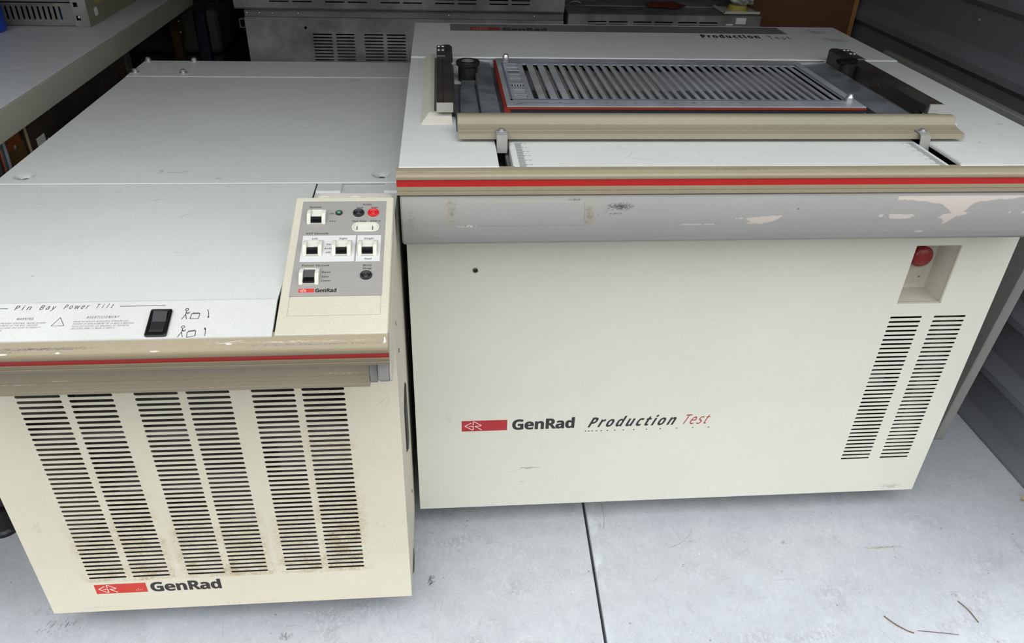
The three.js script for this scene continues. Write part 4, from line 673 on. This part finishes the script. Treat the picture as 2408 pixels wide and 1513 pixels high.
    // pencil notes along the front of the plate
    part(plate, 'pencil_notes', new THREE.PlaneGeometry(0.56, 0.034).rotateX(-PI / 2).translate(0.226 + 0.28, y1 + 0.0004, -0.3145), printMat(0.56, 0.034, 3400, (x) => {
      const R = rng(21); x.strokeStyle = 'rgba(30,32,34,0.85)'; x.lineWidth = 0.0008;
      for (const [a, w] of [[0.004, 0.034]]) { x.beginPath(); for (let i = 0; i < 36; i++) x.lineTo(a + w * i / 36, 0.030 - 0.02 * i / 36 + (R() - 0.5) * 0.006); x.stroke(); }
      for (const [a, b, c] of [[0.042, 0.082, 0.012], [0.07, 0.112, 0.02], [0.10, 0.150, 0.022]]) { x.beginPath(); x.moveTo(a, 0.014); x.quadraticCurveTo((a + b) / 2, c + 0.006, b, 0.011); x.stroke(); x.beginPath(); x.moveTo(b - 0.004, 0.010); x.lineTo(b, 0.011); x.lineTo(b - 0.003, 0.015); x.stroke(); }
      for (let i = 0; i < 17; i++) { const u = 0.17 + i * 0.0225; x.beginPath(); x.moveTo(u, 0.003); x.lineTo(u + 0.001, 0.008); x.stroke(); if (R() < 0.6) { x.beginPath(); for (let k = 0; k < 7; k++) x.lineTo(u - 0.003 + k * 0.0013, 0.015 + (R() - 0.5) * 0.007); x.stroke(); } }
    }), 'handwritten pencil notes');
    const dowel = lathe([[0.0080, 0], [0.0088, 0.006], [0.0084, 0.0120], [0.0060, 0.0178], [0.0048, 0.0190], [0.0001, 0.0193]], 24), dowel2 = lathe([[0.0098, 0], [0.0098, 0.002], [0.0095, 0.002], [0.0095, 0.0085], [0.0090, 0.0095], [0.0050, 0.0175], [0.0001, 0.0180]], 24);
    inst(plate, 'guide_pin', dowel, M.steel, 0.2392, y1, -0.677); inst(plate, 'guide_pin', dowel2, M.steel, 1.0235, y1, -0.339);
  }
  // ---- beige locking bar with its two straps
  {
    const p = [[-0.209, 1.0190], [-0.205, 1.0205], [-0.196, 1.0205], [-0.1905, 1.0190], [-0.1865, 1.0150], [-0.1840, 1.0090], [-0.1810, 1.0045], [-0.1700, 1.0010], [-0.1560, 1.0000], [-0.1555, 0.9992], [-0.1420, 0.9985], [-0.1400, 0.9975], [-0.1385, 0.9870], [-0.1420, 0.9860], [-0.205, 0.9870], [-0.209, 0.9890]];
    const bar = part(RC, 'locking_bar', xuv(sweepX(p, 0.1020, 1.1950, 0.6, 0.001)), std({ color: C('#9c9680'), roughness: 0.4, map: T.tone, bumpMap: T.leather, bumpScale: 0.00012 }), 'long beige locking bar');
    void bar;
    for (const [x0, x1] of [[0.1802, 0.2026], [1.0880, 1.1105]]) {
      const st = part(RC, 'strap', muv(sweepX([[-0.155, 1.0008], [-0.155, 1.0035], [-0.134, 1.0020], [-0.1275, 0.9990], [-0.1255, 0.9950], [-0.1190, 0.9650], [-0.1195, 0.9640], [-0.1500, 0.9640], [-0.1500, 0.9665], [-0.1215, 0.9665], [-0.1283, 0.9940], [-0.1300, 0.9970], [-0.135, 0.9993]], x0, x1, 0.5, 0.0006)), M.greyTrim, 'grey strap over the bar');
      inst(st, 'strap_bolt', lathe([[0.0001, 0.0060], [0.004, 0.0054], [0.0072, 0.0030], [0.0080, 0.0012], [0.0100, 0.0012], [0.0100, 0]], 18), M.steel, (x0 + x1) / 2, 1.0030, -0.146);
    }
  }
}

unit = null;
// ------------------------------------------------------------------ loose side cover standing by the right wall
{
  const t = thing('side_cover_panel', 'tall pale grey metal cover panel leaning outward beside the ribbed wall', 'panel', [1.558, 0, -0.76]);
  const s = rrect(-1.2620, -0.2580, 0.0, 0.9150, 0.012), lean = new THREE.Matrix4().makeRotationZ(-0.084).setPosition(1.5310, 0.0028, 0);
  part(t, 'sheet', muv(toCreasedNormals(extr(s, 0.030, 0.003).rotateY(-PI / 2).translate(0.030, 0, 0).applyMatrix4(lean), 0.5)), std({ color: C('#a9aba4'), roughness: 0.5, map: T.tone }));
}

// ------------------------------------------------------------------ bench on the left and what stands on and under it
{
  const t = thing('work_bench', 'long grey-topped bench with a plain fascia along the left side', 'bench', [-1.14, 0, -0.6]);
  const S = new Sheet(-1.44, -0.85, 0.1, 1.8, 1100, 0xbbbdbf, { grain: 7, cloud: 8, seed: 22, speck: 0.01 });
  S.chip(-0.955, 0.612, 0.03, 0.008, 'rgba(225,226,226,0.9)', 0.4, 14); S.line([[-0.99, 0.575], [-0.93, 0.592], [-0.87, 0.625]], 0.0012, 'rgba(110,92,72,0.8)');
  S.scuff(-0.99, 0.97, 0.12, 0.08, 120, 'rgba(92,86,78,0.35)', 0.001, 0.008, 0.1); S.scuff(-1.08, 0.93, 0.06, 0.03, 60, 'rgba(110,88,66,0.4)', 0.001, 0.008, 0.1); for (let i = 0; i < 30; i++) S.chip(-1.2 + S.R() * 0.33, 0.2 + S.R() * 0.9, 0.004, 0.003, 'rgba(64,62,60,0.5)', 0.5, 8);
  part(t, 'bench_top', muv(toCreasedNormals(raiseY(plan([[-1.44, -1.745], [-0.8545, -1.745], [-0.8545, 0.28], [-1.44, 0.28]]), 0.970, 1.000, 0.001), 0.5)), std({ map: S.tex(), roughness: 0.45 }));
  part(t, 'fascia', muv(toCreasedNormals(raiseY(plan([[-0.8515, -1.745], [-0.8480, -1.745], [-0.8480, 0.28], [-0.8515, 0.28]]), 0.9400, 0.9996, 0.0006), 0.5)), std({ color: C('#a6a698'), roughness: 0.5, map: T.tone }));
  for (const z of [-1.66, 0.22]) for (const x of [-1.40, -1.12]) part(t, 'leg', B(x - 0.025, x + 0.025, 0, 0.970, z - 0.025, z + 0.025, 0.004), M.bgGrey);
  part(t, 'cross_bar', B(-1.40, -1.12, 0.92, 0.96, -1.675, -1.645), M.bgGrey);
}
{
  const F = -1.0655, y0 = 1.0005;
  const t = thing('rack_unit', 'grey rack equipment box with eleven upright slots on the bench', 'rack unit', [-1.18, 1.0005, -1.3]);
  const s = shp([[-1.41, y0 + 0.003], [-0.9940, y0 + 0.003], [-0.9940, 1.0650], [-1.41, 1.0650]]);
  const vs = (x, a, b) => { const p = new THREE.Path(), r = 0.0031; p.moveTo(x + r, a + r); p.lineTo(x + r, b - r); p.absarc(x, b - r, r, 0, PI); p.lineTo(x - r, a + r); p.absarc(x, a + r, r, PI, 2 * PI); return p; };
  for (let i = 0; i < 11; i++) s.holes.push(vs(-1.0275 - i * 0.01487, 1.0195, 1.0565));
  part(t, 'front_grille', muv(extr(s, 0.002).translate(0, 0, F - 0.002)), M.bgGrey);
  part(t, 'upper_bezel', B(-1.41, -0.9945, 1.0670, 1.20, F - 0.03, F - 0.003, 0.002), std({ color: C('#77787a'), roughness: 0.5, map: T.tone }));
  part(t, 'case', shell(-1.41, -0.9545, y0, 1.235, -1.62, F - 0.004), M.inner);
  part(t, 'side_sheet', B(-0.954, -0.9505, y0, 1.235, -1.62, F - 0.004), std({ color: C('#8f8f78'), roughness: 0.55, map: T.tone }));
  const ear = rrect(-0.9930, -0.9505, y0, 1.235, 0.001); for (const [a, b] of [[1.006, 1.024], [1.043, 1.060]]) ear.holes.push(rectHole(-0.9860, -0.9740, a + 0.012, b + 0.008));
  const e = part(t, 'mounting_ear', muv(extr(ear, 0.003).translate(0, 0, F - 0.001)), M.bgGrey2);
  for (const y of [1.027, 1.052]) inst(e, 'ear_screw', lathe([[0.0001, 0.003], [0.003, 0.0025], [0.0042, 0]], 14).rotateX(PI / 2), M.steel, -0.9790, y, F - 0.001);
  part(t, 'blue_ribbon', B(-1.037, -1.029, 1.012, 1.060, F - 0.022, F - 0.018), std({ color: C('#183a8c'), roughness: 0.5 }));
  part(t, 'yellow_sticker', B(-0.9504, -0.9499, 1.052, 1.115, -1.44, -1.13), M.yellow, 'yellow paper sticker');
  part(t, 'torn_sticker', B(-0.9504, -0.9500, 1.022, 1.044, -1.135, -1.112), M.paper, 'torn white sticker');
}
{
  const t = thing('blue_tub', 'bright blue plastic tub at the left end of the bench', 'tub', [-1.215, 1.0005, -0.990]);
  part(t, 'body', toCreasedNormals(lathe([[0.0001, 0.0], [0.052, 0.0], [0.058, 0.005], [0.060, 0.012], [0.061, 0.20], [0.064, 0.205], [0.064, 0.215], [0.058, 0.215], [0.056, 0.012], [0.0001, 0.008]], 40).translate(-1.215, 1.0005, -0.990), 0.6), M.blue);
}
{
  const xf = -0.880;
  const t = thing('bench_chassis', 'dark brown equipment chassis with brass brackets under the grey bench', 'chassis', [-1.12, 0, -0.7]);
  part(t, 'case', B(-1.40, xf - 0.002, 0.18, 0.925, -1.02, -0.40), M.brown);
  part(t, 'side_sheet', B(xf - 0.002, xf, 0.18, 0.925, -1.02, -0.409), std({ color: C('#3f3630'), roughness: 0.55, map: T.grime }));
  part(t, 'edge_strip', B(xf - 0.006, xf + 0.002, 0.18, 0.925, -0.4085, -0.4045), std({ color: C('#b09a78'), roughness: 0.5 }));
  part(t, 'front_frame', [B(xf - 0.08, xf - 0.010, 0.18, 0.925, -0.398, -0.28)], M.brown);
  const br = part(t, 'brass_bracket', muv(extr(rrect(0.312, 0.389, 0.60, 0.899, 0.004), 0.002).rotateY(PI / 2).translate(xf - 0.003, 0, 0)), M.gold);
  inst(br, 'bracket_screw', lathe([[0.0001, 0.0055], [0.004, 0.0048], [0.0072, 0.0015], [0.0075, 0]], 18).rotateZ(-PI / 2), M.steel, xf - 0.001, 0.8985, -0.341);
  part(t, 'copper_block', B(xf - 0.02, xf + 0.003, 0.896, 0.926, -0.374, -0.316), std({ color: C('#9a5c30'), roughness: 0.6, map: T.wood }));
  part(t, 'brass_bracket', B(xf - 0.01, xf - 0.004, 0.55, 0.90, -1.07, -1.02), M.gold);
  part(t, 'brass_plate', B(xf - 0.001, xf + 0.0015, 0.72, 0.80, -1.0, -0.93), M.gold);
  part(t, 'paper_label', B(xf, xf + 0.0004, 0.835, 0.881, -0.484, -0.442), M.paper, 'small printed paper label');
  inst(t, 'panel_screw', lathe([[0.0001, 0.004], [0.003, 0.0035], [0.005, 0]], 14).rotateZ(-PI / 2), M.steel, xf, 0.86, -0.50);
  const cable = (pts, r, col) => new THREE.Mesh(new THREE.TubeGeometry(new THREE.CatmullRomCurve3(pts.map((p) => new THREE.Vector3(...p))), 24, r, 8), std({ color: C(col), roughness: 0.5 }));
  [['#7a7c80', 0.005, 0], ['#1f3f4c', 0.004, 0.012], ['#a35a2a', 0.003, 0.02], ['#7a2424', 0.004, 0.027], ['#17181a', 0.006, 0.036]].forEach(([col, r, k]) => { const m = cable([[xf + 0.004, 0.925, -0.296 + k], [xf + 0.008, 0.88, -0.287 + k], [xf + 0.004, 0.80, -0.278 + k], [xf, 0.6, -0.27 + k], [xf - 0.02, 0.40, -0.275 + k]], r, col); m.name = 'cable'; m.position.copy(t.position).negate(); m.castShadow = m.receiveShadow = true; t.add(m); });
  part(t, 'shelf_board', B(-1.30, xf - 0.01, 0.19, 0.235, -0.40, -0.02), std({ color: C('#6b5848'), roughness: 0.7, map: T.wood }));
  part(t, 'base_beam', B(-1.30, xf - 0.012, 0.105, 0.19, -0.90, -0.03), M.rubber);
  for (const z of [-0.015 - 0.045, -0.85]) part(t, 'levelling_foot', toCreasedNormals(lathe([[0.0001, 0], [0.036, 0], [0.036, 0.010], [0.030, 0.016], [0.030, 0.075], [0.018, 0.08], [0.018, 0.106]], 28).translate(-1.052, 0, z), 0.5), M.black);
  part(t, 'foot_bolt', cyl(0.006, 0.006, 0.003, 14).rotateX(PI / 2).translate(-0.978, 0.150, -0.029), M.steel);
}
{
  const t = thing('brass_post_frame', 'dark brass post with two rivets behind the left cabinet', 'post', [-0.93, 0, -1.75]);
  part(t, 'post', B(-0.955, -0.925, 0, 0.93, -1.800, -1.760), M.gold);
  part(t, 'plate', B(-0.9245, -0.921, 0.80, 0.915, -1.82, -1.750), M.gold);
  for (const y of [0.875, 0.835]) inst(t, 'rivet', new THREE.SphereGeometry(0.005, 12, 8), M.steel, -0.921, y, -1.765);
  part(t, 'foot', B(-0.97, -0.91, 0, 0.01, -1.82, -1.755), M.gold);
}
{
  const t = thing('instrument_case', 'dark grey instrument case with a black top handle in the shadowy back corner', 'case', [-0.9, 0, -2.2]);
  part(t, 'body', toCreasedNormals(new RoundedBoxGeometry(0.34, 0.17, 0.50, 3, 0.02).translate(-0.99, 0.80, -2.18), 0.6), std({ color: C('#4d4d47'), roughness: 0.6, map: T.tone }));
  part(t, 'corner_post', B(-0.905, -0.86, 0.0, 0.885, -1.945, -1.90, 0.008), M.navy);
  part(t, 'handle', toCreasedNormals(extr(rrect(-0.07, 0.07, -0.03, 0.03, 0.028), 0.014, 0.004).rotateX(-PI / 2).translate(-0.90, 0.885, -2.12), 0.5), M.black);
  part(t, 'foot', B(-0.87, -0.84, 0.68, 0.72, -2.40, -2.35), M.greyTrim);
  part(t, 'stand', B(-1.16, -0.83, 0, 0.70, -2.43, -1.95), std({ color: C('#232a2c'), roughness: 0.7 }));
}

// ------------------------------------------------------------------ machines at the back
{
  const F = -1.45;
  const t = thing('vented_cabinet', 'grey cabinet with four vent columns behind the left machine', 'cabinet', [-0.05, 0, -1.75]);
  const s = shp([[-0.6, 0.05], [0.504, 0.05], [0.504, 0.9565], [-0.6, 0.9565]]);
  for (let r = 0; r < 16; r++) for (const [a, b] of [[-0.3755, -0.3090], [-0.2965, -0.2320], [-0.1985, -0.1325], [-0.1205, -0.0545]]) s.holes.push(slotHole(a, b, 0.9020 - r * 0.01085, 0.0048));
  { const h = new THREE.Path(); h.absarc(-0.3972, 0.9233, 0.005, 0, 2 * PI, true); s.holes.push(h); }
  part(t, 'front_sheet', muv(extr(s, 0.003).translate(0, 0, F - 0.003)), M.bgGrey2);
  part(t, 'case', [...shell(-0.6, 0.504, 0.05, 0.9560, -2.05, F - 0.003), B(-0.5, 0.4, 0.1, 0.85, -2.0, -1.65)], M.inner);
  part(t, 'base', B(-0.58, 0.48, 0, 0.05, -2.03, F - 0.02), M.rubber);
  const led = part(t, 'galvanised_ledge', B(-0.60, 0.504, 0.9565, 0.985, -2.0, F - 0.012), M.galv);
  const bh = lathe([[0.0001, 0.004], [0.003, 0.0035], [0.0055, 0]], 12).rotateX(PI / 2);
  for (const x of [-0.592, -0.55, -0.508, -0.42, 0.1, 0.4]) inst(led, 'ledge_bolt', bh, M.steel, x, 0.968, F - 0.012);
  part(t, 'loop_handle', toCreasedNormals((() => { const r = rrect(-0.622, -0.602, 0.918, 0.95, 0.004); r.holes.push(rrect(-0.618, -0.604, 0.922, 0.946, 0.003, THREE.Path)); return extr(r, 0.02, 0.001).translate(0, 0, F - 0.03); })(), 0.5), M.zinc);
}
{
  const F = -1.435;
  const t = thing('slotted_top_box', 'pale grey box with a row of slots standing on the vented cabinet', 'box', [-0.05, 0.9856, -1.7]);
  const s = shp([[-0.625, 0.9900], [0.502, 0.9900], [0.502, 1.25], [-0.625, 1.25]]);
  for (const r of [0, 1, 2, 3]) for (let i = 0; i < 5; i++) for (const k of [0, 1]) { const a = -0.507 + i * 0.1865 + k * 0.0765; s.holes.push(slotHole(a, a + 0.0655, 1.0115 + r * 0.0125, 0.0046)); }
  part(t, 'front_sheet', muv(extr(s, 0.003).translate(0, 0, F - 0.003)), M.bgGrey2);
  part(t, 'case', shell(-0.625, 0.502, 0.9862, 1.25, -2.0, F - 0.003), M.inner);
}
{
  const F = -1.45;
  const t = thing('low_slotted_cabinet', 'lower grey cabinet with six short slots behind the test station', 'cabinet', [0.87, 0, -1.75]);
  const s = shp([[0.520, 0.05], [1.2225, 0.05], [1.2225, 0.9785], [0.520, 0.9785]]);
  for (let r = 0; r < 10; r++) for (const [a, b] of [[0.5908, 0.6583], [0.6675, 0.7351], [0.7552, 0.8230], [0.8322, 0.9005], [0.9190, 0.9875], [0.9969, 1.0655]]) s.holes.push(slotHole(a, b, 0.9558 - r * 0.0112, 0.0046));
  part(t, 'front_sheet', muv(extr(s, 0.003).translate(0, 0, F - 0.003)), M.bgGrey2);
  part(t, 'case', shell(0.523, 1.2195, 0.05, 0.9780, -2.10, F - 0.003), M.inner);
  part(t, 'side_sheet', B(0.520, 0.523, 0.05, 0.9785, -2.10, F - 0.003), M.bgGrey);
  part(t, 'side_sheet', B(1.2195, 1.2225, 0.05, 0.9785, -2.10, F - 0.003), M.bgGrey);
  part(t, 'lid', B(0.520, 1.2225, 0.9785, 0.9805, -1.598, F - 0.001), M.bgGrey);
  part(t, 'lid', B(0.520, 1.2225, 0.9785, 0.9830, -2.10, -1.600), M.bgGrey2);
  part(t, 'base', B(0.54, 1.20, 0, 0.05, -2.08, F - 0.02), M.rubber);
  part(t, 'sticker', B(1.131, 1.168, 0.953, 0.974, F, F + 0.0005), M.paper, 'white printed sticker');
  part(t, 'sticker', B(1.096, 1.122, 0.948, 0.953, F, F + 0.0005), M.paper, 'small white sticker');
  part(t, 'cable_clip', toCreasedNormals(new THREE.TubeGeometry(new THREE.CatmullRomCurve3([[0.535, 0.982, -1.56], [0.54, 0.998, -1.56], [0.56, 1.003, -1.56], [0.577, 0.998, -1.56], [0.58, 0.982, -1.56]].map((p) => new THREE.Vector3(...p))), 20, 0.004, 8), 0.9), M.zinc);
}
{
  const t = thing('red_rag', 'dark red rag lying on the low slotted cabinet', 'rag', [0.9, 0.9812, -1.59]);
  const g = new THREE.SphereGeometry(1, 48, 20), p = g.attributes.position, R = rng(4);
  void R;
  for (let i = 0; i < p.count; i++) { const x = p.getX(i), y = p.getY(i), z = p.getZ(i), n = Math.sin(x * 7 + z * 3) * 0.25 + Math.sin(z * 11 - x * 4) * 0.18; p.setXYZ(i, x * 0.075 * (1 + 0.15 * n), Math.max(0, y) * 0.010 * (1 + n) + 0.0004, z * 0.05 * (1 + 0.3 * Math.sin(x * 5))); }
  g.computeVertexNormals(); part(t, 'cloth', g.translate(0.905, 0.9850, -1.60), M.ragRed);
}
{
  const t = thing('wrapped_lamp', 'small beige tray holding a bulb wrapped in crumpled clear plastic', 'wrapped part', [1.16, 0.983, -1.56]);
  part(t, 'tray', [B(1.088, 1.222, 0.9835, 0.9865, -1.595, -1.468, 0.001), B(1.088, 1.092, 0.9865, 0.993, -1.595, -1.468), B(1.088, 1.222, 0.9865, 0.9925, -1.472, -1.468)], M.cream);
  part(t, 'bulb_base', cyl(0.032, 0.036, 0.018, 28).translate(1.160, 0.9955, -1.535), M.yellow);
  const g = new THREE.IcosahedronGeometry(1, 12), p = g.attributes.position; for (let i = 0; i < p.count; i++) { const x = p.getX(i), y = p.getY(i), z = p.getZ(i), n = 1 + 0.10 * Math.sin(x * 9 + y * 5) + 0.08 * Math.sin(y * 13 + z * 9) + 0.06 * Math.sin(z * 17 - x * 11); p.setXYZ(i, x * 0.050 * n, y * 0.045 * n, z * 0.045 * n); }
  g.computeVertexNormals(); part(t, 'plastic_wrap', g.translate(1.172, 1.047, -1.535), M.bag);
}
{
  const t = thing('plywood_sheet', 'brown plywood sheet leaning behind the test station by the right wall', 'board', [1.3, 0, -1.63]);
  part(t, 'face', B(1.305, 1.733, 0, 1.62, -1.655, -1.640).translate(-0.06, 0, 0), M.ply);
  part(t, 'edge', [B(1.7330, 1.7345, 0, 1.62, -1.655, -1.640).translate(-0.06, 0, 0), B(1.716, 1.733, 0, 1.62, -1.6398, -1.637).translate(-0.06, 0, 0)], M.plyEdge);
}

// ------------------------------------------------------------------ small litter on the floor
{
  const blade = (pts, r, col, label) => { const o = thing('dry_grass_blade', label, 'grass blade', [pts[0][0], 0, pts[0][1]], 'dry blades scattered on the concrete'); part(o, 'blade', new THREE.TubeGeometry(new THREE.CatmullRomCurve3(pts.map(([x, z], i) => new THREE.Vector3(x, r + 0.0006 + (i % 2) * 0.0006, z))), 14, r, 6), std({ color: C(col), roughness: 0.9 })); };
  blade([[1.075, 0.330], [1.090, 0.352], [1.112, 0.372], [1.123, 0.378]], 0.0012, '#6b5a48', 'brown dry blade curving near the lower right of the floor');
  blade([[1.275, 0.30], [1.285, 0.325], [1.290, 0.36]], 0.0011, '#6b5a48', 'dry blade lying nearest the lower right corner');
  blade([[1.135, 0.372], [1.18, 0.380], [1.225, 0.388]], 0.0007, '#5c5148', 'thin straight dry blade left of the corner blade');
  const o = thing('dead_leaf', 'small curled dead leaf on the floor against the ribbed wall', 'leaf', [1.655, 0, 0.0]);
  const g = new THREE.PlaneGeometry(0.026, 0.009, 10, 3), p = g.attributes.position; for (let i = 0; i < p.count; i++) { const x = p.getX(i), y = p.getY(i); p.setXYZ(i, x, 0.002 + 0.004 * Math.abs(Math.sin(x * 150)) + y * y * 60, y * (1 - Math.pow(x / 0.014, 2) * 0.9)); } g.computeVertexNormals();
  part(o, 'leaf', g.rotateY(0.6).translate(1.650, 0.0005, -0.008), new THREE.MeshStandardMaterial({ color: C('#b39a68'), roughness: 0.9, side: THREE.DoubleSide }));
}

shade(scene);
renderer.render(scene, camera);
